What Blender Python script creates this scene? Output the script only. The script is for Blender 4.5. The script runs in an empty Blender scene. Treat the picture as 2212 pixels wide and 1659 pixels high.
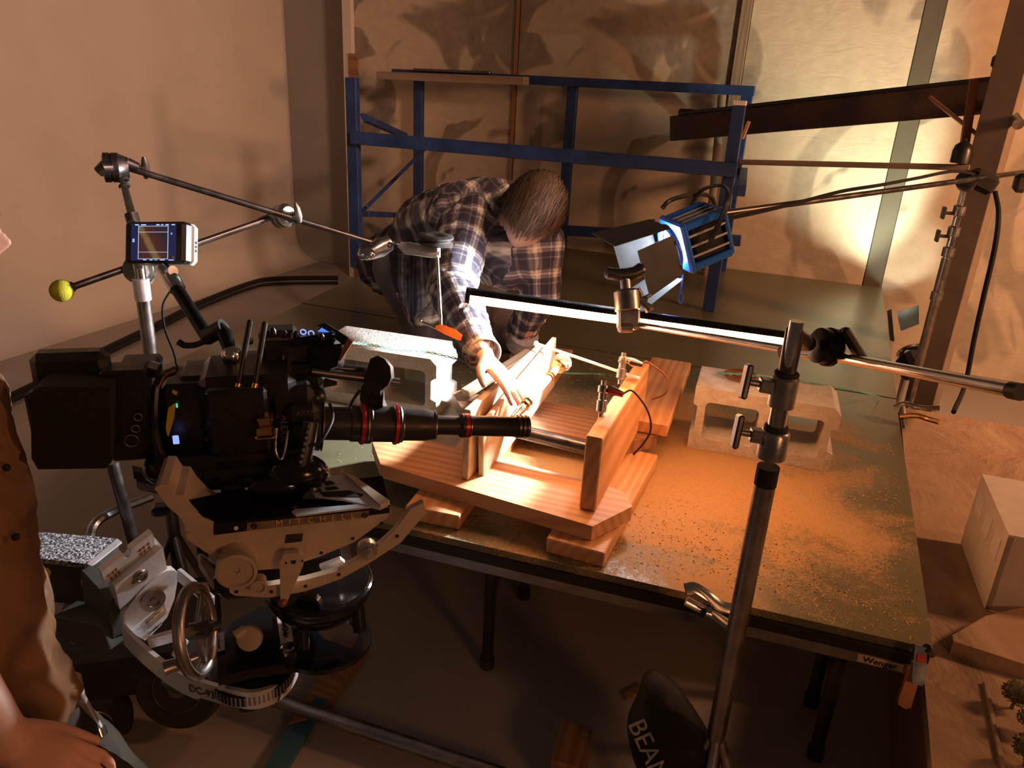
import bpy, bmesh, math, random
from mathutils import Vector as V, Matrix, noise, Quaternion
random.seed(7)
S = bpy.context.scene
COL = S.collection
# ---------------------------------------------------------------- camera
RX = V((0.92318536, 0.38105135, 0.05028571))       # camera right
RD = V((0.18436736, -0.32422991, -0.92783815))     # camera down
RF = V((-0.33724985, 0.86583765, -0.36957774))     # camera forward
F, CX, CY, EYE = 1661.0, 1106.0, 829.5, V((0, 0, 1.424))
cd = bpy.data.cameras.new('camera'); cam = bpy.data.objects.new('camera', cd); COL.objects.link(cam)
cam.matrix_world = Matrix(((RX.x, -RD.x, -RF.x, EYE.x), (RX.y, -RD.y, -RF.y, EYE.y), (RX.z, -RD.z, -RF.z, EYE.z), (0, 0, 0, 1)))
cd.sensor_width = 36; cd.lens = F / 2212 * 36; cd.clip_start = 0.02; cd.clip_end = 60
S.camera = cam
S.view_settings.view_transform = 'Standard'; S.view_settings.look = 'None'
S.view_settings.exposure = 0.0; S.view_settings.gamma = 1; S.view_settings.use_curve_mapping = False
w = bpy.data.worlds.new('world'); S.world = w; w.use_nodes = True
w.node_tree.nodes['Background'].inputs[0].default_value = (1.0, 0.62, 0.42, 1)
w.node_tree.nodes['Background'].inputs[1].default_value = 0.05

def lamp(name, kind, loc, to, energy, col, **k):
    l = bpy.data.lights.new(name, kind); l.energy = energy; l.color = col
    for a, b in k.items(): setattr(l, a, b)
    o = bpy.data.objects.new(name, l); COL.objects.link(o); o.location = loc
    d = V(to) - V(loc); o.rotation_euler = d.to_track_quat('-Z', 'Y').to_euler()
    return o
# warm studio lamp standing off to the right, and a cooler one high behind the viewer
lamp('warm_studio_lamp', 'AREA', (2.5, 2.5, 1.9), (1.0, 4.7, 1.1), 120, (1.0, 0.45, 0.21), size=0.5)
lamp('key_studio_lamp', 'SPOT', (1.3, 1.0, 2.6), (-3.85, 3.0, 1.45), 540, (1.0, 0.57, 0.38), spot_size=math.radians(58), spot_blend=.9, shadow_soft_size=.22)

lamp('amber_fill_lamp', 'AREA', (1.7, -.3, 1.35), (-.9, .8, .6), 10, (1.0, 0.42, 0.18), size=0.4)

# pixel helpers: a photo pixel becomes a world point on a plane or at a depth
def ray(px, py): return RX * (px - CX) + RD * (py - CY) + RF * F
def D(px, py, d): return EYE + ray(px, py) * (d / F)
def Pz(px, py, z): r = ray(px, py); return EYE + r * ((z - EYE.z) / r.z)
def Py(px, py, y): r = ray(px, py); return EYE + r * (y / r.y)
def PP(px, py, o, n): r = ray(px, py); return EYE + r * ((V(o) - EYE).dot(n) / r.dot(n))
def px2m(n, d): return n * d / F

# ---------------------------------------------------------------- mesh builder
def frame_from(x, up=(0, 0, 1)):
    x = V(x).normalized(); up = V(up)
    y = up.cross(x)
    if y.length < 1e-4: y = V((0, 1, 0)).cross(x)
    y.normalize(); z = x.cross(y)
    return Matrix((x, y, z)).transposed()
def yawM(a): return Matrix.Rotation(a, 3, 'Z')

class MB:
    def __init__(s): s.v = []; s.l = []; s.f = []; s.mi = []; s.cur = 0
    def add(s, vs, fs, ls=None):
        b = len(s.v); s.v += [V(p) for p in vs]; s.l += [V(p) for p in (ls or vs)]
        s.f += [[b + i for i in f] for f in fs]; s.mi += [s.cur] * len(fs); return s
    def box(s, c, size, M=None, bev=0.002):
        hx, hy, hz = [q / 2 for q in size]; b = min(bev, hx * .6, hy * .6, hz * .6); off = random.random() * 3
        vs = []; idx = {}
        for i in (-1, 1):
            for j in (-1, 1):
                for k in (-1, 1):
                    for a in range(3):
                        p = [i * hx, j * hy, k * hz]
                        for q in range(3):
                            if q != a: p[q] -= (i, j, k)[q] * b
                        idx[(i, j, k, a)] = len(vs); vs.append(V(p))
        fs = []
        for a in range(3):
            o = [q for q in range(3) if q != a]
            for sgn in (-1, 1):
                f = []
                for (m, n) in ((-1, -1), (1, -1), (1, 1), (-1, 1)):
                    k = [0, 0, 0]; k[a] = sgn; k[o[0]] = m; k[o[1]] = n; f.append(idx[(*k, a)])
                fs.append(f)
            for (m, n) in ((-1, -1), (1, -1), (1, 1), (-1, 1)):      # edges parallel to a
                k = [0, 0, 0]; k[o[0]] = m; k[o[1]] = n; k1 = list(k); k2 = list(k); k1[a] = -1; k2[a] = 1
                fs.append([idx[(*k1, o[0])], idx[(*k2, o[0])], idx[(*k2, o[1])], idx[(*k1, o[1])]])
        for i in (-1, 1):
            for j in (-1, 1):
                for k in (-1, 1): fs.append([idx[(i, j, k, a)] for a in range(3)])
        M = M or Matrix.Identity(3); c = V(c); lg = max(range(3), key=lambda q: size[q]); o3 = [lg] + [q for q in range(3) if q != lg]
        return s.add([c + M @ p for p in vs], fs, [V((p[o3[0]] + off, p[o3[1]] + off * .7, p[o3[2]] + off * .3)) for p in vs])
    def bar(s, a, b, w, h, up=(0, 0, 1), bev=0.002, ext=0):
        a = V(a); b = V(b); L = (b - a).length + ext * 2
        return s.box((a + b) / 2, (L, w, h), frame_from(b - a, up), bev)
    def tube(s, pts, r, seg=12, caps=True, flat=1.0):
        pts = [V(p) for p in pts]; n = len(pts)
        rs = r if isinstance(r, (list, tuple)) else [r] * n
        t = [(pts[min(i + 1, n - 1)] - pts[max(i - 1, 0)]).normalized() for i in range(n)]
        u = t[0].orthogonal().normalized(); vs = []; ls = []; L = 0
        for i in range(n):
            if i: u = (u - t[i] * u.dot(t[i])).normalized(); L += (pts[i] - pts[i - 1]).length
            w_ = t[i].cross(u)
            for k in range(seg):
                a = 2 * math.pi * k / seg
                vs.append(pts[i] + (u * math.cos(a) + w_ * math.sin(a) * flat) * rs[i])
                ls.append(V((L, math.cos(a) * rs[i], math.sin(a) * rs[i])))
        fs = [[i * seg + k, i * seg + (k + 1) % seg, (i + 1) * seg + (k + 1) % seg, (i + 1) * seg + k] for i in range(n - 1) for k in range(seg)]
        if caps: fs += [list(range(seg))[::-1], list(range((n - 1) * seg, n * seg))]
        return s.add(vs, fs, ls)
    def cyl(s, a, b, r, r2=None, seg=20): return s.tube([a, b], [r, r if r2 is None else r2], seg)
    def curve(s, pts, r, seg=8, sub=8): return s.tube(smooth(pts, sub), r, seg)
    def lathe(s, o, ax, prof, seg=32):           # prof: (radius, height along axis)
        o = V(o); ax = V(ax).normalized(); u = ax.orthogonal().normalized(); w_ = ax.cross(u); vs = []
        for r, t in prof:
            for k in range(seg):
                a = 2 * math.pi * k / seg; vs.append(o + ax * t + (u * math.cos(a) + w_ * math.sin(a)) * max(r, 1e-5))
        n = len(prof); fs = [[i * seg + k, i * seg + (k + 1) % seg, (i + 1) * seg + (k + 1) % seg, (i + 1) * seg + k] for i in range(n - 1) for k in range(seg)]
        if prof[0][0] > 1e-4 : fs.append(list(range(seg))[::-1])
        if prof[-1][0] > 1e-4: fs.append(list(range((n - 1) * seg, n * seg)))
        return s.add(vs, fs, [p - o for p in vs])
    def prism(s, pts, vec):
        pts = [V(p) for p in pts]; n = len(pts); vec = V(vec)
        return s.add(pts + [p + vec for p in pts], [list(range(n)), list(range(n, 2 * n))[::-1]] + [[i, (i + 1) % n, n + (i + 1) % n, n + i] for i in range(n)])
    def torus(s, c, ax, R, r, seg=40, rs=10, a0=0, a1=2 * math.pi, u=None):
        c = V(c); ax = V(ax).normalized(); u = V(u).normalized() if u else ax.orthogonal().normalized(); w_ = ax.cross(u); full = abs(a1 - a0 - 2 * math.pi) < 1e-4
        n = seg if full else seg + 1; vs = []
        for i in range(n):
            a = a0 + (a1 - a0) * i / seg; d = u * math.cos(a) + w_ * math.sin(a)
            for k in range(rs):
                b = 2 * math.pi * k / rs; vs.append(c + d * (R + r * math.cos(b)) + ax * r * math.sin(b))
        m = n if full else n - 1
        fs = [[i * rs + k, ((i + 1) % n) * rs + k, ((i + 1) % n) * rs + (k + 1) % rs, i * rs + (k + 1) % rs] for i in range(m) for k in range(rs)]
        if not full: fs += [list(range(rs)), list(range((n - 1) * rs, n * rs))[::-1]]
        return s.add(vs, fs)
    def ball(s, c, r, M=None, seg=20, rings=12):
        r = r if isinstance(r, (tuple, list)) else (r, r, r); M = M or Matrix.Identity(3); c = V(c); vs = []
        for i in range(rings + 1):
            th = math.pi * i / rings
            for k in range(seg):
                a = 2 * math.pi * k / seg
                vs.append(V((r[0] * math.sin(th) * math.cos(a), r[1] * math.sin(th) * math.sin(a), r[2] * math.cos(th))))
        fs = [[i * seg + k, (i + 1) * seg + k, (i + 1) * seg + (k + 1) % seg, i * seg + (k + 1) % seg] for i in range(rings) for k in range(seg)]
        return s.add([c + M @ p for p in vs], fs, vs)
    def build(s, name, mats, parent=None, label=None, cat=None, group=None, kind=None, ang=35, origin=None):
        me = bpy.data.meshes.new(name)
        if parent is not None: o0 = WORLD[parent.name]
        elif origin is not None: o0 = V(origin)
        else:
            xs = [p.x for p in s.v]; ys = [p.y for p in s.v]; zs = [p.z for p in s.v]
            o0 = V(((min(xs) + max(xs)) / 2, (min(ys) + max(ys)) / 2, min(zs)))
        me.from_pydata([tuple(p - o0) for p in s.v], [], s.f)
        at = me.attributes.new('loc', 'FLOAT_VECTOR', 'POINT')
        at.data.foreach_set('vector', [c for p in s.l for c in p])
        if not isinstance(mats, (list, tuple)): mats = [mats]
        for m in mats: me.materials.append(m)
        me.polygons.foreach_set('material_index', s.mi)
        bm = bmesh.new(); bm.from_mesh(me); bmesh.ops.remove_doubles(bm, verts=bm.verts, dist=1e-6); bmesh.ops.recalc_face_normals(bm, faces=bm.faces); bm.to_mesh(me); bm.free()
        me.polygons.foreach_set('use_smooth', [True] * len(me.polygons)); me.set_sharp_from_angle(angle=math.radians(ang)); me.update()
        return reg(bpy.data.objects.new(name, me), o0, parent, label, cat, group, kind)

WORLD = {}
def reg(o, o0, parent=None, label=None, cat=None, group=None, kind=None):
    COL.objects.link(o); WORLD[o.name] = V(o0)
    if parent is not None: o.parent = parent
    else: o.location = o0
    if label: o['label'] = label
    if cat: o['category'] = cat
    if group: o['group'] = group
    if kind: o['kind'] = kind
    return o
def thing(name, loc, label, cat, group=None): return reg(bpy.data.objects.new(name, None), V(loc), None, label, cat, group)
def struct(name, mb, m, **k): return mb.build(name, m, kind='structure', **k)
def smooth(pts, sub=8):
    pts = [V(p) for p in pts]; out = []
    P_ = [pts[0] * 2 - pts[1]] + pts + [pts[-1] * 2 - pts[-2]]
    for i in range(1, len(P_) - 2):
        a, b, c, d = P_[i - 1:i + 3]
        for k in range(sub):
            t = k / sub
            out.append(0.5 * ((2 * b) + (c - a) * t + (2 * a - 5 * b + 4 * c - d) * t * t + (3 * b - a - 3 * c + d) * t ** 3))
    return out + [pts[-1]]
def text(s, name, size, o, ex, ey, mat, parent, depth=0.0006, align='CENTER', **k):
    c = bpy.data.curves.new('t', 'FONT'); c.body = s; c.size = size; c.extrude = depth; c.align_x = align; c.align_y = 'CENTER'
    for a, b in k.items(): setattr(c, a, b)
    t = bpy.data.objects.new('t', c); COL.objects.link(t); bpy.context.view_layer.update()
    me = bpy.data.meshes.new_from_object(t.evaluated_get(bpy.context.evaluated_depsgraph_get()))
    bpy.data.objects.remove(t); ex = V(ex).normalized(); ey = V(ey); ey = (ey - ex * ex.dot(ey)).normalized(); ez = ex.cross(ey); o = V(o)
    m = MB(); m.add([o + ex * v.co.x + ey * v.co.y + ez * v.co.z for v in me.vertices], [list(p.vertices) for p in me.polygons])
    bpy.data.meshes.remove(me)
    return m.build(name, mat, parent)

# ---------------------------------------------------------------- materials
class N:
    def __init__(s, name):
        s.m = bpy.data.materials.new(name); s.m.use_nodes = True; s.t = s.m.node_tree; s.b = s.t.nodes['Principled BSDF']
    def n(s, kind, **k):
        x = s.t.nodes.new(kind)
        for a, b in k.items():
            if hasattr(x, a): setattr(x, a, b)
        return x
    def set(s, node, key, val):
        if isinstance(val, bpy.types.NodeSocket): s.t.links.new(val, node.inputs[key])
        else: node.inputs[key].default_value = (*val, 1) if isinstance(val, (tuple, list)) and len(val) == 3 and node.inputs[key].type == 'RGBA' else val
    def coord(s, kind='loc', scale=(1, 1, 1)):
        if kind == 'loc': c = s.n('ShaderNodeAttribute'); c.attribute_name = 'loc'; o = c.outputs['Vector']
        else: o = s.n('ShaderNodeTexCoord').outputs[kind]
        mp = s.n('ShaderNodeMapping'); mp.inputs['Scale'].default_value = scale; s.t.links.new(o, mp.inputs[0]); return mp.outputs[0]
    def noise(s, vec, scale, detail=3, rough=.5, dist=0):
        x = s.n('ShaderNodeTexNoise'); s.t.links.new(vec, x.inputs['Vector'])
        x.inputs['Scale'].default_value = scale; x.inputs['Detail'].default_value = detail; x.inputs['Roughness'].default_value = rough; x.inputs['Distortion'].default_value = dist
        return x.outputs['Fac']
    def ramp(s, fac, stops, interp='LINEAR'):
        x = s.n('ShaderNodeValToRGB'); s.t.links.new(fac, x.inputs[0]); x.color_ramp.interpolation = interp
        el = x.color_ramp.elements
        while len(el) < len(stops): el.new(.5)
        for e, (p, c) in zip(el, stops): e.position = p; e.color = (*c, 1) if len(c) == 3 else c
        return x.outputs[0]
    def g(s, *v): return [(p, (x, x, x)) for p, x in v]
    def mix(s, fac, a, b, mode='MIX'):
        x = s.n('ShaderNodeMix'); x.data_type = 'RGBA'; x.blend_type = mode
        s.set(x, 0, fac); s.set(x, 6, a); s.set(x, 7, b); return x.outputs[2]
    def math(s, op, a, b=0.0):
        x = s.n('ShaderNodeMath'); x.operation = op; s.set(x, 0, a); s.set(x, 1, b); return x.outputs[0]
    def bump(s, h, strength=.3, dist=.01, prev=None):
        x = s.n('ShaderNodeBump'); s.set(x, 'Height', h); x.inputs['Strength'].default_value = strength; x.inputs['Distance'].default_value = dist
        if prev: s.set(x, 'Normal', prev)
        return x.outputs[0]
    def out(s, col=None, rough=None, metal=None, normal=None, **k):
        if col is not None: s.set(s.b, 'Base Color', col)
        if rough is not None: s.set(s.b, 'Roughness', rough)
        if metal is not None: s.set(s.b, 'Metallic', metal)
        if normal is not None: s.set(s.b, 'Normal', normal)
        for a, b in k.items(): s.set(s.b, a.replace('_', ' '), b)
        return s.m
def plain(name, col, rough=.5, metal=0.0, var=.15, sc=12, bump=0.0, **k):
    m = N(name); v = m.coord('Object'); f = m.noise(v, sc, 4, .6)
    lo = tuple(c * (1 - var) for c in col); hi = tuple(min(1, c * (1 + var)) for c in col)
    r = m.ramp(f, m.g((.3, max(0, rough - .08)), (.7, min(1, rough + .08))))
    nb = m.bump(m.noise(v, sc * 6, 3), bump, .003) if bump else None
    return m.out(m.ramp(f, [(.3, lo), (.7, hi)]), r, metal, nb, **k)
def wood(name, a, b, knots=True, rough=.55, sc=1.0):
    m = N(name); v = m.coord('loc', (1.6 * sc, 14 * sc, 14 * sc))
    wv = m.n('ShaderNodeTexWave'); wv.wave_type = 'RINGS'; wv.rings_direction = 'X'; wv.inputs['Scale'].default_value = .9; wv.inputs['Distortion'].default_value = 6; wv.inputs['Detail'].default_value = 3; wv.inputs['Detail Scale'].default_value = .8
    m.t.links.new(v, wv.inputs[0]); fine = m.noise(m.coord('loc', (6, 160, 160)), 1.5, 3)
    f = m.math('ADD', m.math('MULTIPLY', wv.outputs['Fac'], .45), m.math('MULTIPLY', fine, .55))
    c = m.ramp(f, [(.15, a), (.7, b)])
    dirt = m.noise(m.coord('loc', (2, 5, 5)), 3, 4, .6); c = m.mix(m.ramp(dirt, m.g((.55, 0), (.8, .45))), c, tuple(x * .45 for x in a))
    return m.out(c, rough, 0, m.bump(f, .12, .001))
M = {}
M['postwood'] = plain('aged_square_post', (.2, .15, .11), .75, 0, .2, 6, .2)
M['shaded_batten'] = plain('olive_batten_with_painted_shade', (.075, .062, .042), .7)  # olive brown batten, darkened so the recess shade sits in its colour
M['bagcloth'] = plain('black_bag_canvas', (.004, .0035, .0035), .95, 0, .3, 40, .5)
M['redwood'] = plain('red_brown_painted_strip', (.26, .07, .03), .7)
M['black'] = plain('black_plastic', (.012, .011, .011), .38, 0, .3, 30)
M['gloss'] = plain('gloss_black_paint', (.008, .008, .01), .16, 0, .2, 10)
M['blackmetal'] = plain('black_anodised_metal', (.02, .019, .019), .3, .7, .2, 30)
M['cloth_black'] = plain('black_canvas', (.012, .011, .011), .95, 0, .3, 40, .4)
M['chrome'] = plain('chrome_steel', (.62, .6, .58), .2, 1, .12, 18)
M['steel'] = plain('dull_steel', (.36, .34, .33), .36, 1, .25, 22, .1)
M['darksteel'] = plain('dark_steel', (.12, .11, .11), .35, .9, .3, 22)
M['alu'] = plain('brushed_aluminium', (.68, .68, .7), .42, .55, .08, 30, .1)
M['cream'] = plain('cream_enamel_paint', (.56, .43, .31), .45, 0, .14, 9, .05)
M['white'] = plain('white_paint', (.72, .7, .68), .5, 0, .06, 12)
M['blue'] = plain('blue_painted_timber', (.012, .035, .14), .55, 0, .35, 8, .3)
M['lampblue'] = plain('blue_lamp_paint', (.015, .13, .6), .35, 0, .1, 10)
M['brownsteel'] = plain('rusty_brown_beam_paint', (.05, .026, .018), .55, .1, .5, 6, .4)
M['pine'] = wood('pine_lumber', (.46, .21, .085), (.62, .34, .16))
M['pale'] = wood('pale_pine_board', (.46, .30, .17), (.58, .42, .27))
M['darkwood'] = wood('aged_brown_wood', (.17, .075, .035), (.3, .15, .075))
M['oldwood'] = wood('old_grey_brown_wood', (.17, .12, .085), (.25, .185, .135))
M['red'] = plain('red_plastic', (.5, .015, .02), .4)
M['redmetal'] = plain('red_anodised_ring', (.5, .03, .02), .35, .4)
M['brass'] = plain('brass', (.75, .42, .14), .28, 1)
M['copper'] = plain('copper_brown', (.3, .12, .05), .4, .6)
M['rubber'] = plain('tyre_rubber', (.02, .018, .017), .8, 0, .3, 30, .3)
M['greenwire'] = plain('green_wire', (.12, .42, .36), .5)
M['brownwire'] = plain('brown_wire', (.09, .03, .015), .45)
M['yellow'] = plain('tennis_felt', (.5, .48, .03), .95, 0, .15, 60, .5)
M['yellowtape'] = plain('yellow_tape', (.75, .55, .02), .6)
M['gold'] = plain('engraved_gold_lettering', (.95, .55, .13), .5, 0)
M['paper'] = plain('paper_label', (.72, .68, .66), .7)
M['ink'] = plain('black_ink', (.01, .01, .012), .7)
M['teal'] = plain('blue_tape', (.02, .09, .13), .7, 0, .2, 12)
M['orange_led'] = plain('orange_blade_paint', (.6, .16, .03), .5)
def emit(name, col, st):
    m = N(name); m.set(m.b, 'Base Color', (0, 0, 0)); m.set(m.b, 'Emission Color', col); m.b.inputs['Emission Strength'].default_value = st
    return m.m
M['tube'] = emit('glowing_amber_tube', (1.0, .40, .14), 70)
M['lens_glow'] = emit('glowing_fresnel_glass', (.86, .93, 1.0), 280)
M['led_blue'] = emit('blue_indicator', (.25, .35, 1), 1.4)
M['led_green'] = emit('green_indicator', (.1, .8, .6), .8)
M['scr'] = emit('blue_menu_screen', (.08, .22, .9), 1.2)
M['scr_white'] = emit('screen_lettering', (.6, .7, 1), .9)
M['scr_dark'] = emit('screen_margin', (.012, .016, .06), 1)
# ================================================================ the room
T = 0.44
def wallmat(name, base, stain, blot, sc=1.0, rough=.85):
    m = N(name); v = m.coord('Object'); big = m.noise(v, 1.25 * sc, 2, .45, 1.6)
    k = m.ramp(big, m.g((.50, 0), (.535, 1)))
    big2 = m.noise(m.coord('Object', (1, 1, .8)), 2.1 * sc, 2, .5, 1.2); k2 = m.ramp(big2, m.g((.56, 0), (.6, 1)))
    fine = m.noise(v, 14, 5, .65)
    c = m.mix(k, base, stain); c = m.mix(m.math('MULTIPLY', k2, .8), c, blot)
    c = m.mix(.35, c, m.mix(m.ramp(fine, m.g((.35, 0), (.65, 1))), tuple(x * .6 for x in base), base), 'MIX')
    sp = m.noise(m.coord('Object', (1, 1, 2.2)), 5, 4, .55, 2.5)
    nb = m.bump(sp, .35, .010, m.bump(m.math('ADD', k, m.math('MULTIPLY', k2, .7)), .35, .004)); nb = m.bump(fine, .12, .002, nb)
    return m.out(c, rough, 0, nb)
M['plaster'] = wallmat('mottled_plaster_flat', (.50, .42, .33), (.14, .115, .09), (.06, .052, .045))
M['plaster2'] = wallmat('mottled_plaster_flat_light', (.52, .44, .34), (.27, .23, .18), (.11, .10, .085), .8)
M['stucco'] = plain('white_stucco_wall', (.56, .50, .45), .92, 0, .05, 3, .35)
M['stucco_dark'] = plain('grey_stucco_wall', (.33, .3, .27), .92, 0, .08, 3, .35)
def floor_mat():
    m = N('painted_concrete_floor'); v = m.coord('Object'); f = m.noise(v, 1.5, 5, .6); g = m.noise(v, 40, 3)
    return m.out(m.ramp(f, [(.3, (.27, .23, .205)), (.7, (.345, .30, .265))]), m.ramp(f, m.g((.3, .42), (.7, .6))), 0, m.bump(g, .08, .003))
M['floor'] = floor_mat()
def flat(mb, x0, x1, y, z0, z1, t=.04): mb.box(((x0 + x1) / 2, y + t / 2, (z0 + z1) / 2), (x1 - x0, t, z1 - z0), None, .002); return mb
struct('floor', MB().box((-.6, 2.1, -.05), (6.9, 6.6, .1)), M['floor'])
struct('wall_left', MB().box((-3.9, 2.1, 1.4), (.1, 6.6, 2.8)), M['stucco'])
struct('wall_back', MB().box((-.7, 5.05, 1.4), (6.4, .1, 2.8)), M['stucco_dark'])
cv = MB(); ar = [V((-3.85 + .22 * (1 - math.cos(t * math.pi / 16)), 0, .22 * (1 - math.sin(t * math.pi / 16)))) for t in range(9)]
cv.prism([V((p.x, -1.1, p.z)) for p in ar] + [V((-3.87, -1.1, -.02))], (0, 6.1, 0)); struct('trim_1', cv, M['stucco'])
# painted scenery flats
FY = 4.75
def sflat(x0, x1, mat, label):
    t = thing('scenery_flat', ((x0 + x1) / 2, FY + .02, 0), label, 'scenery flat')
    flat(MB(), x0, x1, FY, 0.0, 2.6, .012).build('painted_face', mat, t)
    b = MB()
    for x in (x0 + .02, x1 - .02): b.box((x, FY + .05, 1.3), (.04, .07, 2.6))
    for z in (.02, 1.3, 2.58): b.box(((x0 + x1) / 2, FY + .05, z), (x1 - x0 - .09, .07, .04))
    b.build('timber_frame', M['darkwood'], t); return t
sflat(-3.10, -1.955, M['plaster'], 'leftmost mottled plaster scenery flat, behind the left end of the blue frame')
sflat(-1.925, -.635, M['plaster'], 'mottled plaster scenery flat behind the man with large peeling patches')
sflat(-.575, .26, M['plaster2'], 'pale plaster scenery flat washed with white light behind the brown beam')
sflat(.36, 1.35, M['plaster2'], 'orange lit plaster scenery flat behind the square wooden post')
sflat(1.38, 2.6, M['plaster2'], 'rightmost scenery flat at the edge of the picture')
for x, wd, y, mt, lb in ((-1.94, .022, 4.752, 'darkwood', 'thin dark vertical batten closing the seam behind the man'), (-.605, .055, 4.742, 'oldwood', 'brown vertical batten between the two pale flats, behind the right end of the blue frame'), (.31, .095, 4.76, 'shaded_batten', 'broad olive brown batten with shade painted in, at the corner beside the white hot spot'), (1.365, .03, 4.75, 'oldwood', 'narrow batten at the far right between orange lit flats')):
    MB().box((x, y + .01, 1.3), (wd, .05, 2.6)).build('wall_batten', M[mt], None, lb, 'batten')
b = MB(); b.box((-3.135, 4.74, 1.3), (.07, .05, 2.6)); b.build('wall_batten', M['stucco'], None, 'pale rough edged strip at the left end of the scenery flats', 'batten')
pts = [(-3.115, z) for z in (0.0, .3, .62, .9, 1.2, 1.52)]; R_ = random.Random(3)
b = MB(); b.prism([V((x - .0, 4.70, z)) for x, z in pts] + [V((-3.04 - R_.uniform(0, .025), 4.70, z)) for x, z in pts[::-1]], (0, .012, 0))
b.build('wall_batten', M['darkwood'], None, 'ragged exposed brown wood strip beside the blue frame left post', 'batten')
# ================================================================ platforms
def tablemat():
    m = N('dark_green_laminate_with_sawdust'); v = m.coord('Object'); f = m.noise(v, 4, 4, .6)
    base = m.ramp(f, [(.3, (.105, .10, .058)), (.7, (.13, .12, .07))])
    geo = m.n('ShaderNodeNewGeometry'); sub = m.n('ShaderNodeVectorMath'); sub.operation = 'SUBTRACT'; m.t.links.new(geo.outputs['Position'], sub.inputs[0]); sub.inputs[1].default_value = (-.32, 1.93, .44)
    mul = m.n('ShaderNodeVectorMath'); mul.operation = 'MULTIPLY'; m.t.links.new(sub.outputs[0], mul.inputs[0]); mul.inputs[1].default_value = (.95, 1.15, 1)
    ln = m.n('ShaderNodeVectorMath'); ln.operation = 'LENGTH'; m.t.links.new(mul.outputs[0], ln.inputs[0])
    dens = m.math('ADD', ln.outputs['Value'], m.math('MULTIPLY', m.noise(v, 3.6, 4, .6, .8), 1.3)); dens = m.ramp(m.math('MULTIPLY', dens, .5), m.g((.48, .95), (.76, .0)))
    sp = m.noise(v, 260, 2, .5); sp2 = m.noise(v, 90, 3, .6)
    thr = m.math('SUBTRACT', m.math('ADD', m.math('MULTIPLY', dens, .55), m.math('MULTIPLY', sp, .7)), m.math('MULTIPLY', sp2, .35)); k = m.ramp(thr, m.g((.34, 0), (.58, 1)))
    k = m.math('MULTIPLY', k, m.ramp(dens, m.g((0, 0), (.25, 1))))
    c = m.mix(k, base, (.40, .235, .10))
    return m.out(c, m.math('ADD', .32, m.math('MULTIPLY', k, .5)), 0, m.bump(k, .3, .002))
M['laminate'] = tablemat()
def platform(pts, label, legs, edge_text=False):
    c = V((sum(p[0] for p in pts) / len(pts), sum(p[1] for p in pts) / len(pts), 0)); t = thing('stage_platform', c, label, 'stage platform')
    MB().prism([V((x, y, T)) for x, y in pts], (0, 0, -.018)).build('deck', M['laminate'], t)
    e = MB(); r = MB(); n = len(pts); cc = c.to_2d()
    for i in range(n):
        a = V(pts[i]); b_ = V(pts[(i + 1) % n]); a = a + (cc - a).normalized() * .015; b_ = b_ + (cc - b_).normalized() * .015
        e.bar((a.x, a.y, T - .031), (b_.x, b_.y, T - .031), .03, .026); r.bar((a.x, a.y, T - .058), (b_.x, b_.y, T - .058), .022, .028)
    e.build('edge_band', M['black'], t); r.build('side_rail', M['steel'], t)
    for (x, y, s) in legs:
        l = MB(); l.tube([(x, y, T - .06), (x, y, .02)], .015); l.cyl((x, y, 0), (x, y, .03), .019); l.build('leg', M['darksteel'], t)
        MB().curve([(x, y, .2), (x + s * .03, y, .3), (x + s * .14, y, T - .07)], .008).build('leg_brace', M['darksteel'], t)
    return t
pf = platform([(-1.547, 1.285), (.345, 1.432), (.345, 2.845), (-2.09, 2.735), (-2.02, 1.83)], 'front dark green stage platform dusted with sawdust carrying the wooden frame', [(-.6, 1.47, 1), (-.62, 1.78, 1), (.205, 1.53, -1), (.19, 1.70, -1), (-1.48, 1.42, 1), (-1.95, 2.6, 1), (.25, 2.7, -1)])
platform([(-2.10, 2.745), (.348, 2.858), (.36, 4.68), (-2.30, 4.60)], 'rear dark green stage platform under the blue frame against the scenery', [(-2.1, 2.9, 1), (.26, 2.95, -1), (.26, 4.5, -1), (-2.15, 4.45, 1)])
ed = (V((.345, 1.432, 0)) - V((-1.547, 1.285, 0))).normalized(); o = V((.262, 1.4245, T - .058))
text('Wenger', 'maker_lettering', .019, o + V((0, -.004, 0)), ed, (0, 0, 1), M['ink'], pf)
MB().bar(o - ed * .042 + V((0, -.0015, 0)), o + ed * .042 + V((0, -.0015, 0)), .003, .019, bev=.0005).build('maker_plate', M['cream'], pf)
# loose sawdust flakes
R_ = random.Random(11); sd = MB()
for i in range(5200):
    while True:
        x, y = R_.gauss(-.2, .42), R_.gauss(1.95, .36)
        if -1.5 < x < .32 and 1.43 < y < 2.8: break
    a = R_.random() * math.pi; L, W_ = R_.uniform(.0012, .0045), R_.uniform(.0004, .0011); u = V((math.cos(a), math.sin(a), R_.uniform(-.2, .2))) * L; w_ = V((-math.sin(a), math.cos(a), 0)) * W_
    c = V((x, y, T + .001)); b0 = len(sd.v)
    sd.add([c - u - w_, c + u - w_, c + u + w_, c - u + w_, c + V((0, 0, .0012))], [(0, 1, 4), (1, 2, 4), (2, 3, 4), (3, 0, 4), (3, 2, 1, 0)])
sd.build('sawdust', plain('sawdust_flakes', (.6, .38, .18), .8), None, 'fine pale sawdust flakes scattered over the front platform', 'sawdust', kind='stuff')
sd = MB(); R_ = random.Random(5)
for i in range(260):
    p = V((R_.gauss(-.12, .16), R_.gauss(1.56, .07), T + .001)); r = R_.uniform(.0008, .0022)
    if p.y > 1.45: sd.ball(p, (r, r * .8, r * .6), None, 5, 3)
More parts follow.
